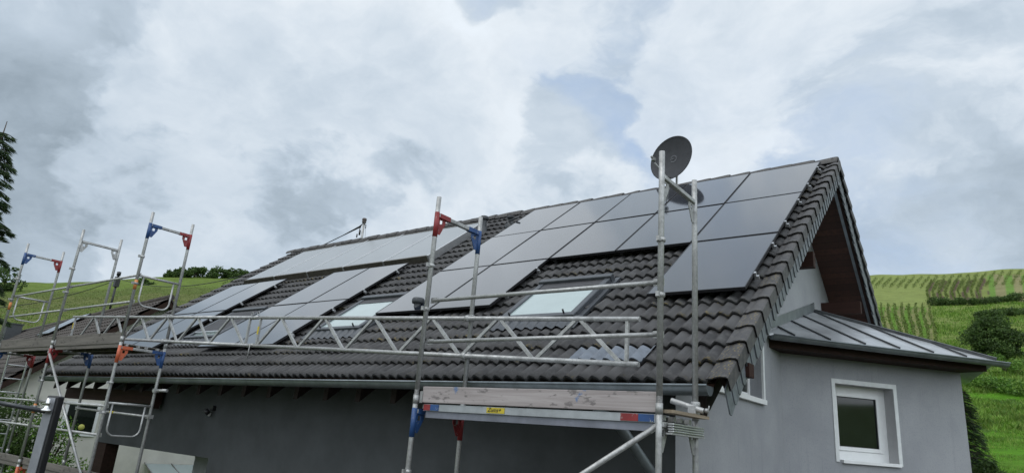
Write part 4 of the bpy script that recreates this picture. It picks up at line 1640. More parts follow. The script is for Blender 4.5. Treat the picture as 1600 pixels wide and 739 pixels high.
def lettering(text, loc, size, m_, parent, org, rot=(R_(90), 0, 0), shear=0.3):
    cu = bpy.data.curves.new('lettering', 'FONT')
    cu.body = text
    cu.size = size
    cu.shear = shear
    cu.extrude = 0.0008
    tmp = bpy.data.objects.new('lettering_curve', cu)
    COL.objects.link(tmp)
    bpy.context.view_layer.update()
    me = bpy.data.meshes.new_from_object(tmp.evaluated_get(bpy.context.evaluated_depsgraph_get()))
    bpy.data.objects.remove(tmp)
    me.materials.clear()
    me.materials.append(m_)
    o = bpy.data.objects.new('lettering', me)
    COL.objects.link(o)
    o.parent = parent
    o.location = Vector(loc) - Vector(org)
    o.rotation_euler = rot
    return o


tx = lettering('Zums+', (sx0 + .012, ys - .0062, 1.829), 0.052, M_INK, outer, dk.location)
bx = tx.data
# ends of stacked planks lying at the right end of the deck
t = thing('plank_stack', (XRF + .07, YO + .35, 1.7), 'stack of ribbed aluminium planks under the beige board', 'planks')
for k_ in range(4):
    mb = MB()
    mb.box((XRF + .035, YO + .07, 1.748 + .018 * k_), (XRF + .085, YI - .03, 1.760 + .018 * k_))
    bevel(mb.build('plank', M_ALU, t, t.location), 0.004)
mb = MB()
mb.box((XRF + .03, YO + .05, 1.732), (XRF + .08, YI + .0, 1.744))
mb.build('carrier', M_GALV, t, t.location)
mb = MB()
mb.prism([(XRF - .02, YO + .05, 1.885), (XRF + .09, YO + .05, 1.885), (XRF + .11, YI + .02, 1.885), (XRF + .0, YI + .02, 1.885)], (0, 0, 0.024))
o = mb.build('wooden_board', wood('beige board wood', (0.33, 0.27, 0.2), (0.22, 0.18, 0.13), axis=1), None, (XRF, YO + .3, 1.885))
tag(o, 'short beige wooden board lying across the deck end under the gutter', 'board')
# anchor tube and couplers at the inner right pole
t = thing('anchor_tube', (XRF, YI, 1.97), 'short galvanised anchor tube clamped to the pole beside the gutter end', 'tube')
mb = MB()
a, b = Vector((-0.15, -5.62, 2.02)), Vector((0.12, -5.60, 1.945))
d = (b - a).normalized()
vs = []
for rr in (PR, PR - .005):
    pass
mb.path([a, b], PR, 14, caps=False)
mb.path([b, a], PR - .006, 14, caps=True)
mb.build('tube', M_GALV, t, t.location)
mb = MB()
for z in (1.935, 2.0):
    mb.lathe([(PR + .001, -.022), (PR + .014, -.02), (PR + .014, .02), (PR + .001, .022)], (XRF, YI, z), (0, 0, 1), 14)
mb.box((XRF - .03, YI - .09, 1.92), (XRF + .035, YI - .02, 1.985))
mb.tube((XRF + .02, YI - .03, 1.95), (XRF + .13, YI - .04, 1.95), .011, 8)
mb.tube((XRF + .10, YI - .045, 1.95), (XRF + .125, YI - .045, 1.95), .02, 6)
mb.tube((XRF + .12, YI - .04, 1.92), (XRF + .135, YI - .05, 1.99), .006, 6)
bevel(mb.build('coupler', M_GALV, t, t.location), 0.003)
tube_thing('diagonal_brace', [(XRF - .03, yr, 1.79), (XMF + .03, yr, 0.24)], 0.0215, 'galvanised diagonal brace below the near deck', 'brace', 'diagonal braces of the scaffold')

# left scaffold
X3, X2, X1 = -9.1, -11.87, -14.75
frame(X3, 2.62, 4.56, 0.22, M_BLUE, M_RED, 'upper scaffold frame with blue outer and red inner corner, above the orange corner', bands=(3.46,))
frame(X2, 2.62, 4.60, 0.23, M_GALV, M_GALV, 'bare galvanised upper frame between two blue and red cornered frames')
frame(X1, 2.62, 4.64, 0.24, M_BLUE, M_RED, 'upper scaffold frame with blue outer and red inner corner, outermost beside the conifer', bands=(3.42,))
frame(X3, -2.1, 2.53, 0.12, M_ORANGE, M_BLUE, 'frame with orange outer and blue inner corner below the far deck')
frame(X2, 0.56, 2.53, 0.12, M_RED, M_BLUE, 'frame with red outer and blue inner corner behind the diagonal brace', bands=(1.42,))
frame(X1, 0.56, 2.53, 0.12, M_BLUE, M_RED, 'frame with red inner corner behind the aluminium ladder')
frame(X2, -2.35, 0.49, 0.1, M_ORANGE, M_BLUE, 'lowest frame with orange and blue crossbar ends at the lower wooden deck')
frame(X1, -2.45, 0.49, 0.1, M_GALV, M_GALV, 'lowest bare frame at the outer end of the lower wooden deck')
LV = {3.715: 'top', 3.28: 'middle'}
for (xa, xb, w) in ((X1, X2, 'outer'), (X2, X3, 'inner')):
    for z, nm in ((3.715, 'upper'), (3.275, 'lower')):
        tube_thing('guard_rail', [(xa + .03, yr, z), (xb - .03, yr, z)], 0.0195, f'{nm} guard rail above the far deck, {"between the conifer side and the bare frame" if w == "outer" else "from the bare frame to the girder"}', 'guard rail', 'guard rails of the scaffold')
    for z, nm in ((1.63, 'upper'), (1.20, 'lower')):
        tube_thing('guard_rail', [(xa + .03, yr, z), (xb - .03, yr, z)], 0.0195, f'{nm} guard rail of the level below the far deck, {"beside the ladder" if w == "outer" else "behind the black post and brace"}', 'guard rail', 'guard rails of the scaffold')
o = tube_thing('inner_rail', [(X2, YI - .03, 1.56), (X3, YI - .03, 1.52)], 0.0195, 'inner rail with yellow sticker in front of the dark front wall', 'guard rail', 'guard rails of the scaffold')
mb = MB()
mb.tube((-10.45, YI - .03, 1.541), (-10.30, YI - .03, 1.539), .0212, 12)
mb.build('sticker', M_YELLOW, o, o.location)
for x, z, lab in ((X3, 3.70, 'U shaped end guard of the far deck beside the girder'), (X1, 3.72, 'U shaped end guard on the outermost frame beside the conifer'), (X3, 1.68, 'U shaped end guard below the far deck beside the carport')):
    t = thing('end_guard', (x, YO, z), lab, 'end guard', 'U shaped end guards')
    mb = MB()
    mb.tube((x, YO + PR, z), (x, YI - PR, z), 0.0195, 12)
    mb.build('top_tube', M_GALV, t, t.location)
    pts = [(x, YO + .10, z)]
    for q in np.linspace(0, 1, 7):
        a = math.pi + q * math.pi / 2
        pts.append((x, YO + .10 + .12 * (1 + math.cos(a)), z - .36 + .12 * math.sin(a)))
    for q in np.linspace(0, 1, 7):
        a = 1.5 * math.pi + q * math.pi / 2
        pts.append((x, YI - .10 - .12 * (1 - math.cos(a)), z - .36 + .12 * math.sin(a)))
    pts.append((x, YI - .10, z))
    mb = MB()
    mb.path(pts, 0.014, 10)
    mb.build('bent_tube', M_GALV, t, t.location)
for (xa, xb, w) in ((X1, X2, 'outer bay of the far deck near the conifer'), (X2, X3, 'inner bay of the far deck at the girder')):
    wood_deck = thing('toe_board', ((xa + xb) / 2, YO, 2.6), 'weathered grey toe board on the ' + w, 'toe board', 'wooden toe boards of the scaffold')
    mb = MB()
    mb.box((xa + .03, YO + .03, 2.60), (xb - .03, YO + .06, 2.78))
    bevel(mb.build('board', M_BOARD_L, wood_deck, wood_deck.location), .003)
    for xx in (xa + .04, xb - .06):
        mb = MB()
        mb.box((xx - .01, YO + .015, 2.62), (xx + .03, YO + .028, 2.72))
        mb.build('bracket', M_GALV, wood_deck, wood_deck.location)
    o, _ = deck(xa + .06, xb - .06, 2.60, 'grey plank deck, ' + w, M_BOARD_L)
    o, _ = deck(xa + .06, xb - .06, 0.56, f'lower plank deck {"beside the ladder" if w.startswith("outer") else "below the diagonal brace"} above the garden', M_BOARD_L)
    t = thing('toe_board', ((xa + xb) / 2, YO, .56), f'weathered toe board on the lower deck, {"ladder side" if w.startswith("outer") else "carport side"}', 'toe board', 'wooden toe boards of the scaffold')
    mb = MB()
    mb.box((xa + .03, YO + .03, .565), (xb - .03, YO + .06, .67))
    bevel(mb.build('board', M_BOARD_L, t, t.location), .003)
tube_thing('diagonal_brace', [(X2 - .05, yr - .05, 2.50), (X3 - .25, yr - .05, 0.62)], 0.0215, 'bright diagonal brace below the far deck beside the black post', 'brace', 'diagonal braces of the scaffold')
# short stub tube with coupler on the lower inner pole
t = thing('stub_tube', (X3, YI, 1.9), 'short stub tube clamped to the inner pole in front of the dark beam', 'tube')
mb = MB()
mb.tube((X3 - .05, YI - .01, 1.93), (X3 + .32, YI + .03, 1.94), PR, 12)
mb.build('tube', M_GALV, t, t.location)
for z in (1.93, 1.52):
    mb = MB()
    mb.lathe([(PR + .001, -.025), (PR + .014, -.022), (PR + .014, .022), (PR + .001, .025)], (X3, YI, z), (0, 0, 1), 14)
    mb.box((X3 + .01, YI - .05, z - .03), (X3 + .07, YI + .03, z + .03))
    mb.build('coupler', M_GALV, t, t.location)

# ladder at the outer end
t = thing('ladder', (-15.0, -5.75, 0.5), 'aluminium ladder hooked to the outer end of the far scaffold', 'ladder')
for y in (-5.93, -5.57):
    mb = MB()
    mb.beam((-15.0, y, -0.4), (-15.0, y, 2.63), .05, .022, (0, 1, 0))
    mb.build('side_rail', M_ALU, t, t.location)
for z in np.arange(-0.2, 2.62, .28):
    mb = MB()
    mb.tube((-15.0, -5.93, z), (-15.0, -5.57, z), .014, 8)
    mb.build('rung', M_ALU, t, t.location)

# lattice girders along the inner poles
yt = YI - .058
ztop = lambda x: 2.722 + (-0.49 - x) * 0.0471


def girder(x0, x1, label, sticker_x=None, first=0.08, per=0.96, flip=False):
    o = thing('lattice_girder', ((x0 + x1) / 2, yt, ztop((x0 + x1) / 2) - .4), label, 'lattice girder', 'lattice girders along the scaffold')
    B = lambda mb, nm, m_, par=None: mb.build(nm, m_, par or o, o.location)
    B(MB().tube((x0, yt, ztop(x0)), (x1, yt, ztop(x1)), .0242, 14), 'top_chord', M_GALV)
    B(MB().tube((x0, yt, ztop(x0) - .40), (x1, yt, ztop(x1) - .40), .0242, 14), 'bottom_chord', M_GALV)
    ends = []
    for xe in (x0 + .12, x1 - .12):
        s = B(MB().beam((xe, yt, ztop(xe) - .02), (xe, yt, ztop(xe) - .38), .03, .03, (0, 1, 0)), 'end_post', M_GALV)
        ends.append((xe, s))
    x = x1 - .16
    up = flip
    half = per / 2
    while x - half > x0 + .1:
        za, zb = (ztop(x) - .385, ztop(x - half) - .015) if not up else (ztop(x) - .015, ztop(x - half) - .385)
        B(MB().beam((x - .03, yt, za), (x - half + .03, yt, zb), .032, .030, (0, 1, 0)), 'strut', M_GALV)
        up = not up
        x -= half
    for xc in (X3, XMF):
        if x0 - .1 < xc < x1 + .1:
            mb = MB()
            for dz_ in (0, -.40):
                z = ztop(xc) + dz_
                mb.lathe([(PR, -.024), (PR + .014, -.022), (PR + .014, .022), (PR, .024)], (xc, YI, z + .0), (0, 0, 1), 12)
                mb.lathe([(PR, -.024), (PR + .012, -.022), (PR + .012, .022), (PR, .024)], (xc, yt, z), (1, 0, 0), 12)
                mb.tube((xc + .05, yt - .01, z + .03), (xc + .05, yt + .05, z + .03), .012, 6)
            B(mb, 'coupler', M_GALV)
    if sticker_x is not None:
        xe, s = ends[sticker_x]
        B(MB().box((xe - .018, yt - .0185, ztop(xe) - .24), (xe + .018, yt - .0155, ztop(xe) - .13)), 'sticker', M_YELLOW, s)
    return o


girder(-6.50, -0.46, 'near lattice girder passing in front of both open roof windows', 0, flip=False)
girder(-13.05, -6.53, 'far lattice girder ending at the far scaffold deck', 0, per=.97)
t = thing('joint_pin', (-6.515, yt, ztop(-6.5)), 'steel pins with ring joining the two lattice girders', 'pin')
mb = MB()
for dz_ in (0, -.40):
    mb.tube((-6.60, yt, ztop(-6.5) + dz_), (-6.43, yt, ztop(-6.5) + dz_), .0275, 12)
    for xx in (-6.58, -6.45):
        mb.tube((xx, yt - .05, ztop(-6.5) + dz_), (xx, yt + .05, ztop(-6.5) + dz_), .006, 6)
mb.build('sleeve', M_GALV, t, t.location)
mb = MB()
for xx in (-6.58, -6.42):
    pts = [(xx + .025 * math.cos(a), yt - .03, ztop(-6.5) + .055 + .025 * math.sin(a)) for a in np.linspace(0, 2 * math.pi, 13)]
    mb.path(pts, .004, 5)
mb.tube((-6.49, yt - .03, ztop(-6.5) - .38), (-6.50, yt - .03, ztop(-6.5) - .60), .006, 6)
mb.build('ring', M_GALV, t, t.location)

# ------------------------------------------------------------------ black post close to the viewpoint
t = thing('upright_post', (-1.77, -9.56, float(gz(-1.77, -9.56))), 'black post with silver front face, rod and clamp knob near the bushes', 'post')
zb = t.location.z
fwd = (Matrix.Rotation(R_(-28), 3, 'Z') @ Vector((CAM.x + 1.77, CAM.y + 9.56, 0))).normalized()
lat = Vector((-fwd.y, fwd.x, 0))
cpt = Vector((-1.77, -9.56, 0))
mb = MB()
mb.obox(cpt - lat * .030 - fwd * .02 + Vector((0, 0, zb)), lat * .060, fwd * .058, Vector((0, 0, 1.64 - zb)))
bevel(mb.build('mast', M_BLACK, t, t.location), .008, 2)
mb = MB()
mb.obox(cpt - lat * .023 + fwd * .0385 + Vector((0, 0, zb + .02)), lat * .040, fwd * .006, Vector((0, 0, 1.63 - zb - .02)))
mb.build('face_rail', mat('brushed silver', (0.27, 0.28, 0.30), 0.45, 0.6, noise=(14, 0.15)), t, t.location)
mb = MB()
kc = cpt + fwd * .068 - lat * .0 + Vector((0, 0, 1.565))
mb.lathe([(0, -.005), (.024, -.005), (.026, .004), (.012, .012), (.010, .03), (.013, .034), (.010, .04), (.009, .058), (0, .06)], kc, (0.0, 0, 1), 14)
mb.build('knob', mat('polished steel', (0.7, 0.7, 0.7), 0.2, 1.0), t, t.location)
mb = MB()
rodd = Vector((CAM.x + 1.77, CAM.y + 9.56, 0)).normalized()
RODV = Vector((rodd.y, -rodd.x, 0)) * -.20
RODV = -RODV if RODV.dot(Vector((1, 0, 0))) > 0 and RODV.dot(Vector((0, 1, 0))) > 0 else RODV
mb.tube(kc + Vector((0, 0, -.004)), kc + RODV + Vector((0, 0, .02)), .011, 10)
mb.build('rod', mat('dark steel rod', (0.05, 0.055, 0.06), 0.35, 0.5), t, t.location)

# ------------------------------------------------------------------ neighbour's house
NB = Vector((-21.0, -0.20, 5.30))                         # ridge end above the gable
NR = R_(-7)
nd = Vector((-math.cos(NR), -math.sin(NR), 0))            # along the ridge, away
nf = Vector((-nd.y, nd.x, 0))
if nf.y > 0:
    nf = -nf                                              # towards the street side (-Y)
nbh = thing('neighbour_house', (NB.x, NB.y, -2.2), 'cream house with weathered brown tiled roof behind the far scaffold', 'house')
NP = R_(39)
nsd = nf * math.cos(NP) + Vector((0, 0, -math.sin(NP)))
nsn = nf * math.sin(NP) + Vector((0, 0, math.cos(NP)))


def npnt(a, s_, o=0.0):
    return NB + nd * a + nsd * s_ + nsn * o


def nB(mb, nm, m_, par=None):
    return mb.build(nm, m_, par or nbh, nbh.location)


mb = MB()
vs, fs, uv = [], [], []
NX, NRW = 240, 16
for k_ in range(NRW):
    sb, st_ = 0.02 + (k_ + 1) * .36, 0.02 + k_ * .36
    base = len(vs)
    for li, (s_, o) in enumerate(((sb - .004, -.03), (sb, .05), (st_ - .02, .012))):
        for i in range(NX + 1):
            a = -.55 + 23 * i / NX
            vs.append(npnt(a, s_, o + (0.025 * math.sin(i * math.pi / 1.5) if li else 0)))
            uv.append((i / 3 + .001, k_ + (.9 if li == 2 else .05)))
    for li in range(2):
        for i in range(NX):
            q = (base + li * (NX + 1) + i, base + li * (NX + 1) + i + 1, base + (li + 1) * (NX + 1) + i + 1, base + (li + 1) * (NX + 1) + i)
            fs.append(q)
mb.add(vs, fs)
mb.uv = uv


def f_oldtile(k, b, pos):
    f = k.noise(pos, 3.5, 6, 0.7)
    k.l.new(k.ramp(f, [(0.3, (0.030, 0.024, 0.021)), (0.55, (0.052, 0.043, 0.037)), (0.75, (0.10, 0.088, 0.076))]), b.inputs['Base Color'])


M_OLDTILE = mat('old brown tile', rough=0.8, fn=f_oldtile)
nB(mb, 'roof', M_OLDTILE)
mb = MB()
bsd = -nf * math.cos(NP) + Vector((0, 0, -math.sin(NP)))
p = NB + nd * -.55
q = NB + nd * 22.4
mb.prism([p, q, q + bsd * 5.5, p + bsd * 5.5], (0, 0, -.06))
nB(mb, 'back_roof_slope', M_OLDTILE)
mb = MB()
mb.tube(NB + nd * -.57 + Vector((0, 0, .02)), NB + nd * 22.4 + Vector((0, 0, .02)), .11, 10)
nB(mb, 'ridge_cap', M_OLDTILE)
mb = MB()
for sd2, L_ in ((nsd, 5.8), (bsd, 5.5)):
    mb.prism([NB + nd * -.5 + Vector((0, 0, -.06)), NB + nd * -.5 + sd2 * L_ + Vector((0, 0, -.06)), NB + nd * -.5 + sd2 * L_ + Vector((0, 0, -.26)), NB + nd * -.5 + Vector((0, 0, -.26))], nd * .05)
    mb.prism([NB + nd * -.45 + Vector((0, 0, -.09)), NB + nd * -.45 + sd2 * L_ + Vector((0, 0, -.09)), NB + nd * .02 + sd2 * L_ + Vector((0, 0, -.09)), NB + nd * .02 + Vector((0, 0, -.09))], (0, 0, -.03))
nB(mb, 'barge_board', M_DARKWOOD)
half = 4.3
wz = 5.30 - half * math.tan(NP) - .12
mb = MB()
c = NB + nd * .02
pf, pb = c + nf * half, c - nf * half
poly = [Vector((pf.x, pf.y, -2.6)), Vector((pb.x, pb.y, -2.6)), Vector((pb.x, pb.y, wz)), Vector((c.x, c.y, 5.16)), Vector((pf.x, pf.y, wz))]
mb.prism(poly, nd * 21.5)
nB(mb, 'wall', M_CREAM)
mb = MB()
q = NB + nd * 20.2 + nf * .3
mb.obox(q + Vector((0, 0, -1.1)), nd * 1.4, nf * .7, Vector((0, 0, 1.35)))
mb.obox(q - nd * .05 - nf * .05 + Vector((0, 0, .25)), nd * 1.5, nf * .8, Vector((0, 0, .06)))
nB(mb, 'chimney', M_VENT)


def nwin(along, z0, w, h, name='window'):
    """window on the neighbour's gable, along = metres towards -Y from the ridge line"""
    o = c + nf * along - nd * .0
    mb = MB()
    a = Vector((o.x, o.y, z0))
    mb.obox(a - nd * .05, nf * w, nd * .045, Vector((0, 0, h)))
    f_ = nB(mb, name, M_WHITE)
    mb = MB()
    mb.obox(a - nd * .065 + nf * .09 + Vector((0, 0, .09)), nf * (w - .18), nd * .014, Vector((0, 0, h - .18)))
    nB(mb, 'pane', M_GLASS_D, f_)


nwin(1.15, 0.72, 0.95, 1.0)
mb = MB()
o_ = c + nf * 1.55 - nd * .07
mb.lathe([(0, 0), (.09, 0), (.09, .01), (0, .011)], (o_.x, o_.y, 0.98), -nd, 16)
nB(mb, 'window_ornament', mat('pale yellow disc', (0.5, 0.5, 0.12), 0.6))
# glass entrance canopy
can = MB()
a = c - nd * .02
for k_ in range(3):
    q = a - nf * (0.55 + .85 * k_)
    can.prism([Vector((q.x, q.y, -.02)), Vector((q.x, q.y, -.02)) - nf * .80, Vector((q.x, q.y, -.28)) - nf * .80 - nd * 1.0, Vector((q.x, q.y, -.28)) - nd * 1.0], (0, 0, -.015))
gc = nB(can, 'glass_canopy', M_ZIPPERGLASS)
for k_ in range(4):
    q = a - nf * (0.53 + .85 * k_)
    mb = MB()
    mb.tube((q.x, q.y, -.0), Vector((q.x, q.y, -.31)) - nd * 1.0, .018, 6)
    mb.tube((q.x, q.y, -.55), Vector((q.x, q.y, -.27)) - nd * .85, .014, 6)
    nB(mb, 'canopy_bracket', M_PLASTIC, gc)
# solar panel and dark roof panel on the neighbour's roof
nrot = Matrix((-nd, -nsd, nsn)).transposed()
o = copy_tree(proto)
for ch in list(o.children):
    if ch.name.startswith('clamp'):
        bpy.data.objects.remove(ch)
for aa, ss, lab in ((9.3, 1.72, 'pale reflecting solar panel on the brown neighbouring roof, closer to its gable'), (10.46, 1.72, 'pale reflecting solar panel on the brown neighbouring roof, farther from its gable')):
    if aa != 9.3:
        o = copy_tree(o)
    o.location = npnt(aa, ss, 0.16)
    o.rotation_euler = nrot.to_euler()
    o['label'] = lab
    o['group'] = 'solar panels on the neighbouring roof'
M2p = thing('roof_mast', (MB_.x, MB_.y, 5.3), 'dark electric mast on the neighbouring roof ridge behind the bare frame', 'electric mast')
mb = MB()
mb.tube((MB_.x, MB_.y, 4.9), (MB_.x, MB_.y, MB_.z), .045, 10)
mb.build('pole', M_BLACK, M2p, M2p.location)
mb = MB()
mb.box((MB_.x - .09, MB_.y - .09, MB_.z - .5), (MB_.x + .09, MB_.y + .09, MB_.z - .08))
mb.lathe([(0, 0), (.08, 0), (.08, .16), (0, .18)], (MB_.x, MB_.y, MB_.z - .02), (0, 0, 1), 10)
mb.build('insulator', M_BLACK, M2p, M2p.location)
o = MB().path(cat_points(MB_ + Vector((0, 0, -.2)), (-44, -2.5, 6.4), .9), .016, 6).build('power_cable', M_CABLE, None, MB_)
tag(o, 'black overhead cable sagging away from the neighbouring roof mast across the hillside', 'cable')


# ------------------------------------------------------------------ trees and plants
def limb_path(a, b, bend, n=6):
    a, b = Vector(a), Vector(b)
    off = Vector((random.uniform(-1, 1), random.uniform(-1, 1), random.uniform(-.3, .3))) * bend
    return [a.lerp(b, t) + off * math.sin(math.pi * t) for t in np.linspace(0, 1, n)]


def bush(name, loc, w, h, label, cat, m_leaf, n_clumps, n_leaf, leaf, group=None, trunk=True, low=0.25):
    """leafy shrub or tree: loc at ground, crown w wide, h tall"""
    o = thing(name, loc, label, cat, group)
    L = Vector(loc)
    mb = MB()
    top = L + Vector((0, 0, h * .62))
    base_r = max(.03, h * .025)
    mb.path(limb_path(L - Vector((0, 0, .2)), top, w * .04), [base_r * (1 - .12 * i) for i in range(6)], 8)
    cents, rads = [], []
    for i in range(n_clumps):
        th = random.uniform(0, 2 * math.pi)
        zf = low + (1 - low) * random.random()
        prof = math.sin(math.pi * min(1, .18 + .78 * (zf - low) / (1 - low))) ** .6
        rr = w * .5 * prof * math.sqrt(random.uniform(.15, 1.0)) * .85
        cpt_ = L + Vector((rr * math.cos(th), rr * math.sin(th), h * zf * .92))
        cents.append(cpt_)
        rads.append(w * random.uniform(.09, .17))
        if i % 3 == 0 and trunk:
            st_ = L.lerp(top, random.uniform(.25, .85))
            mb.path(limb_path(st_, cpt_, w * .05), [base_r * .5 * (1 - .14 * j) for j in range(6)], 5)
    mb.build('trunk', M_BARK, o, L)
    P, U, V = leaf_cloud(cents, rads, [max(8, int(n_leaf / n_clumps * random.uniform(.6, 1.4)))] * n_clumps, leaf)
    quads_mesh('crown', m_leaf, P, U, V, o, tuple(L))
    return o


def conifer(name, loc, h, w, label, n_whorl, m_leaf, seed, drooping=.25, tw=0.16, kill=None):
    rr = random.Random(seed)
    o = thing(name, loc, label, 'tree')
    L = Vector(loc)
    mb = MB()
    mb.path([L - Vector((0, 0, .3)), L + Vector((0, 0, h * .5)), L + Vector((0, 0, h))], [h * .017, h * .011, .01], 8)
    Ps, Us, Vs = [], [], []
    for k_ in range(n_whorl):
        zf = .04 + .95 * k_ / n_whorl
        nb = rr.randint(5, 7)
        for b_ in range(nb):
            th = 2 * math.pi * (b_ / nb) + rr.uniform(-.4, .4)
            ln = w * .5 * (1 - zf) ** .75 * rr.uniform(.65, 1.15) + .15
            a = L + Vector((0, 0, h * zf))
            d = Vector((math.cos(th), math.sin(th), rr.uniform(-.1, .2)))
            pts = [a + d * ln * t - Vector((0, 0, drooping * ln * t * t)) + Vector((0, 0, .12 * ln * max(0, t - .7))) for t in np.linspace(0, 1, 6)]
            mb.path(pts, [.022 * (1 - .15 * j) for j in range(6)], 4, caps=False)
            m = int(ln * 190)
            t = np.sqrt(rng.random(m))
            base = np.array([np.interp(t, np.linspace(0, 1, 6), [p[i] for p in pts]) for i in range(3)]).T
            sidev = np.array([-d.y, d.x, 0])
            sp = (rng.random(m) - .5) * 2 * (.10 + .28 * ln * (1 - t) * .55)
            P = base + sidev * sp[:, None]
            P[:, 2] -= np.abs(sp) * .35 + rng.random(m) * .12
            dirv = np.array(d)[None] * (.5 + rng.random(m))[:, None] + sidev * np.sign(sp)[:, None] * (.4 + .5 * rng.random(m))[:, None] + np.array([0, 0, -1.0]) * (.25 + .6 * rng.random(m))[:, None]
            dirv /= np.linalg.norm(dirv, axis=1, keepdims=True)
            u = np.cross(dirv, rand_dirs(m))
            u /= np.linalg.norm(u, axis=1, keepdims=True) + 1e-9
            Ps.append(P)
            Us.append(u * (tw * .13))
            Vs.append(dirv * tw * (.7 + .7 * rng.random(m))[:, None])
    mb.build('trunk', M_BARK, o, L)
    quads_mesh('crown', m_leaf, np.concatenate(Ps), np.concatenate(Us), np.concatenate(Vs), o, tuple(L))
    return o


# tall conifer at the left edge, small conifer beside the bay
pc = polar(-77.7, 25)
conifer('conifer_tree', pc, 9.9 - pc[2], 4.4, 'tall dark conifer with drooping twigs beyond the outermost scaffold frame', 40, M_NEEDLE, 3, .35, .115)
pc = polar(-3.55, 15.2)
conifer('conifer_tree', (pc[0], pc[1], 1.0), 2.25, 0.95, 'small dark conifer beside the bay wall corner', 20, M_NEEDLE, 5, .3, .055)
# garden bushes and trees at the lower left
garden = [((-13.4, -3.3), 1.8, 1.9, 'bush', 'round bright bush between the dark pillar and white wall', M_LEAF, 26, 7920, 0.031),
          ((-14.6, -5.2), 2.2, 2.3, 'bush', 'bright leafy bush behind the diagonal scaffold brace', M_LEAF, 30, 9240, 0.034),
          ((-16.6, -6.6), 2.6, 2.6, 'bush', 'bright leafy bush behind the ladder foot and lower deck', M_LEAF, 30, 9240, 0.037),
          ((-15.9, -7.0), 2.0, 1.9, 'bush', 'fresh green bush before the lower wooden deck and ladder', M_LEAF, 26, 9000, .031),
          ((-12.6, -2.0), 1.6, 1.7, 'bush', 'small bush inside the carport opening before the glass canopy', M_LEAF, 20, 5280, 0.031),
          ((-17.6, -5.2), 3.4, 4.2, 'garden_tree', 'leafy garden tree with thin brown limbs beside the ladder', M_LEAF_D, 40, 10120, 0.046),
          ((-19.2, -7.3), 3.4, 4.2, 'garden_tree', 'darker garden tree at the outer end of the scaffold', M_LEAF_D, 40, 10120, 0.046),
          ((-16.9, -4.2), 2.7, 3.7, 'garden_tree', 'yellow green garden tree under the neighbouring gable', M_LEAF, 30, 7480, 0.043)]
for (xy, w, h, nm, lab, m_, nc, nl, lf) in garden:
    bush(nm, (xy[0], xy[1], float(gz(*xy)) - .05), w, h, lab, 'bush' if nm == 'bush' else 'tree', m_, int(nc * 1.4), int(nl * 1.6), lf * .9)
# shrubs on the right-hand slope
bush('shrub', polar(-1.0, 60, -.2), 4.2, 3.3, 'large round dark shrub standing on the hillside beyond the bay roof', 'shrub', M_LEAF_D, 70, 22000, .085, low=.03)
bush('shrub', polar(-.55, 52, -.1), 2.4, 1.5, 'small light green shrub in front of the dark hillside shrub', 'shrub', M_LEAF, 18, 4500, .055, low=.1)
bush('shrub', polar(-2.75, 13.6, -.2), 1.0, 0.9, 'low dark shrub at the foot of the small conifer', 'shrub', M_LEAF_D, 14, 3000, .035, low=.05)


def hedge(pts, w, h, n, leaf, label, name='hedge', m_=M_LEAF_D):
    pts = [Vector(p) for p in pts]
    cents, rads = [], []
    tot = sum((b - a).length for a, b in zip(pts[:-1], pts[1:]))
    k_ = int(tot / (w * .45))
    for i in range(k_):
        t = i / k_ * (len(pts) - 1)
        a, b = pts[int(t)], pts[min(int(t) + 1, len(pts) - 1)]
        p = a.lerp(b, t - int(t))
        zg = float(gz(p.x, p.y))
        cents.append(Vector((p.x + random.gauss(0, w * .15), p.y + random.gauss(0, w * .15), zg + h * random.uniform(.3, .6))))
        rads.append(w * random.uniform(.4, .7))
    P, U, V = leaf_cloud(cents, rads, [int(n / k_)] * k_, leaf, squash=h / w)
    o = quads_mesh(name, m_, P, U, V, None, tuple(pts[0]))
    return tag(o, label, 'hedge', 'hedges on the hillside')


hedge([polar(-4.3, 127), polar(-3.2, 126), polar(-1.5, 124), polar(.3, 128), polar(3.5, 132)], 1.7, 1.2, 14000, .13, 'dark hedge strip below the brown vineyard stripes')
hedge([polar(-1.6, 101), polar(.2, 104), polar(2.0, 108), polar(4.5, 110)], 1.8, 1.0, 9000, .13, 'second darker hedge lower on the slope above the round shrub')
hedge([polar(-4.6, 49), polar(-2.0, 46), polar(.5, 43), polar(4, 41)], 1.3, .7, 7000, .08, 'low weedy strip along the lawn edge', 'weed_strip', M_LEAF)
# far wood and single trees on the left crest
for i, (a, r, w, h) in enumerate(((-65.1, 292, 5, 4.2), (-64.3, 296, 7, 6), (-63.4, 298, 7.5, 6.5), (-62.5, 300, 8, 7), (-61.6, 300, 8, 7.2), (-60.8, 300, 7, 6.2), (-60.0, 298, 7, 5.6), (-59.3, 296, 5, 4.0))):
    bush('crest_tree', polar(a, r, -.3), w * 1.3, h * .62, ('first second third fourth fifth sixth seventh eighth'.split()[i]) + ' dark tree of the far crest grove, counted from the end beside the tall scaffold', 'tree', M_LEAF_D, 22, 1500, .42, 'trees of the grove on the far hill crest', low=.03)
bush('crest_tree', polar(-75.0, 245, -.4), 9.5, 8.5, 'lone dark tree on the hill crest behind the outermost scaffold frame', 'tree', M_LEAF_D, 26, 2200, .42, low=.03)
bush('crest_bush', polar(-59.9, 240, -.3), 11, 3.4, 'low dark bush on the far hill just beyond the roof edge', 'bush', M_LEAF_D, 26, 1400, .4, low=.03)
bush('crest_bush', polar(-66.8, 260, -.3), 8, 2.0, 'flat dark bush on the crest between the tall frames', 'bush', M_LEAF_D, 16, 900, .4, low=.03)


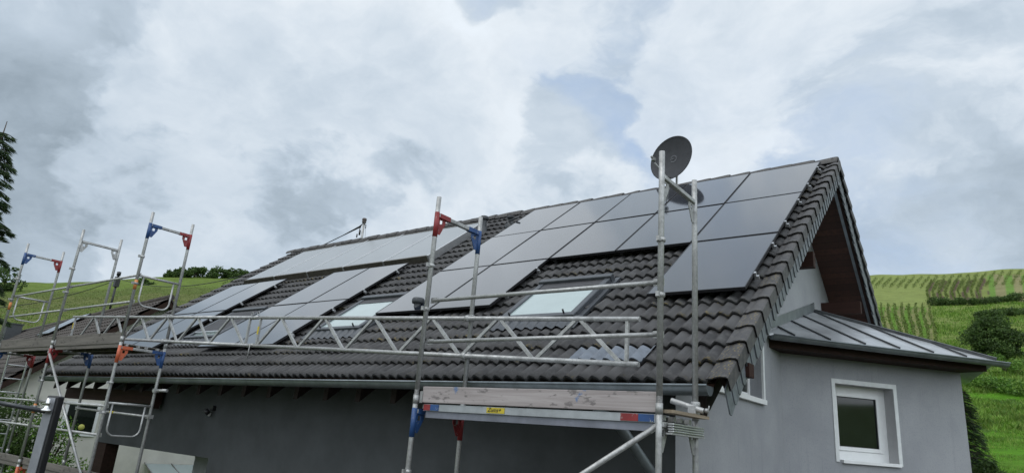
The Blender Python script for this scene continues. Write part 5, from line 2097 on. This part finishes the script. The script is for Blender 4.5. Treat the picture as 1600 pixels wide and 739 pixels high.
# vines and grass as real blades on the slopes
def vines():
    Ps = []
    def row(az, r):
        x = C0[0] + r * np.sin(np.radians(az))
        y = C0[1] + r * np.cos(np.radians(az))
        return np.stack([x, y, height(az, r)], 1)
    for r in np.arange(72, 240, 3.0):                    # left hill: rows along the contour
        m = int(r * 4.5)
        az = rng.uniform(-84, -54, m)
        p = row(az, np.full(m, r) + rng.normal(0, .25, m))
        p[:, 2] += rng.uniform(.05, .9, m)
        Ps.append(p)
    for a in np.arange(-8.6, -4.2, .45):                 # right hill: rows up the slope
        m = 900
        r = rng.uniform(63, 120, m)
        p = row(a + rng.normal(0, .04, m) + .1 * np.sin(r * .1), r)
        p[:, 2] += rng.uniform(.05, .9, m)
        Ps.append(p)
    for a in np.arange(-4.5, -1.2, .39):
        m = 800
        r = rng.uniform(140, 212, m)
        p = row(a + rng.normal(0, .035, m) - .22 * np.sin(np.log(r) * 9), r)
        p[:, 2] += rng.uniform(.05, 1.1, m)
        Ps.append(p)
    for a in np.arange(-8.6, 8, .5):                     # upper slope
        m = 420
        r = rng.uniform(180, 235, m)
        p = row(a + rng.normal(0, .05, m) + (r - 220) * .012, r)
        p[:, 2] += rng.uniform(.05, 1.0, m)
        Ps.append(p)
    P = np.concatenate(Ps)
    n = len(P)
    S = .105 * (.6 + .8 * rng.random(n)) * 1.0
    a = rand_dirs(n)
    b = np.cross(a, rand_dirs(n))
    b /= np.linalg.norm(b, axis=1, keepdims=True) + 1e-9
    o = quads_mesh('vineyard', M_VINE, P, a * S[:, None], b * S[:, None] * .8)
    tag(o, 'rows of green vines across the hillside', 'vineyard', kind='stuff')


vines()


def grass():
    m = 240000
    az = np.concatenate([np.where(rng.random(m) < .86, rng.uniform(-9.5, 8, m), rng.uniform(-26, -9.5, m)), rng.uniform(-84, -55, 30000)])
    r = np.concatenate([np.exp(rng.uniform(math.log(12.5), math.log(125), m)), np.exp(rng.uniform(math.log(40), math.log(160), 30000))])
    x = C0[0] + r * np.sin(np.radians(az))
    y = C0[1] + r * np.cos(np.radians(az))
    z = height(az, r)
    lawn = (r < 44) & ~((r > 32) & (r < 41))
    hgt = np.where(lawn, .06, .15) * (.4 + 1.1 * rng.random(len(r))) * (1 + r / 160)
    clump = np.sin(x * 1.3 + 2 * np.sin(y * .7)) * np.sin(y * 1.1 + 1.5 * np.sin(x * .5)) + .5 * np.sin(x * .37) * np.sin(y * .29 + 1)
    hgt = hgt * np.clip(1 + .5 * clump, .35, 1.7)
    ok = ~((np.abs(x) < 3.6) & (y < 6.5)) & ~((az > -8.7) & (az < -4.5) & (r > 62) & (rng.random(len(r)) < .85))
    P = np.stack([x, y, z - .02], 1)[ok]
    hgt = hgt[ok]
    n = len(P)
    th = rng.random(n) * 2 * math.pi
    U = np.stack([np.cos(th), np.sin(th), np.zeros(n)], 1) * (hgt * .16)[:, None]
    V = np.stack([rng.normal(0, .5, n), rng.normal(0, .5, n), np.ones(n)], 1) * hgt[:, None]
    o = quads_mesh('grass', M_GRASS, P, U, V, tri=True)
    tag(o, 'tufts of green grass on the slopes', 'grass', kind='stuff')


grass()
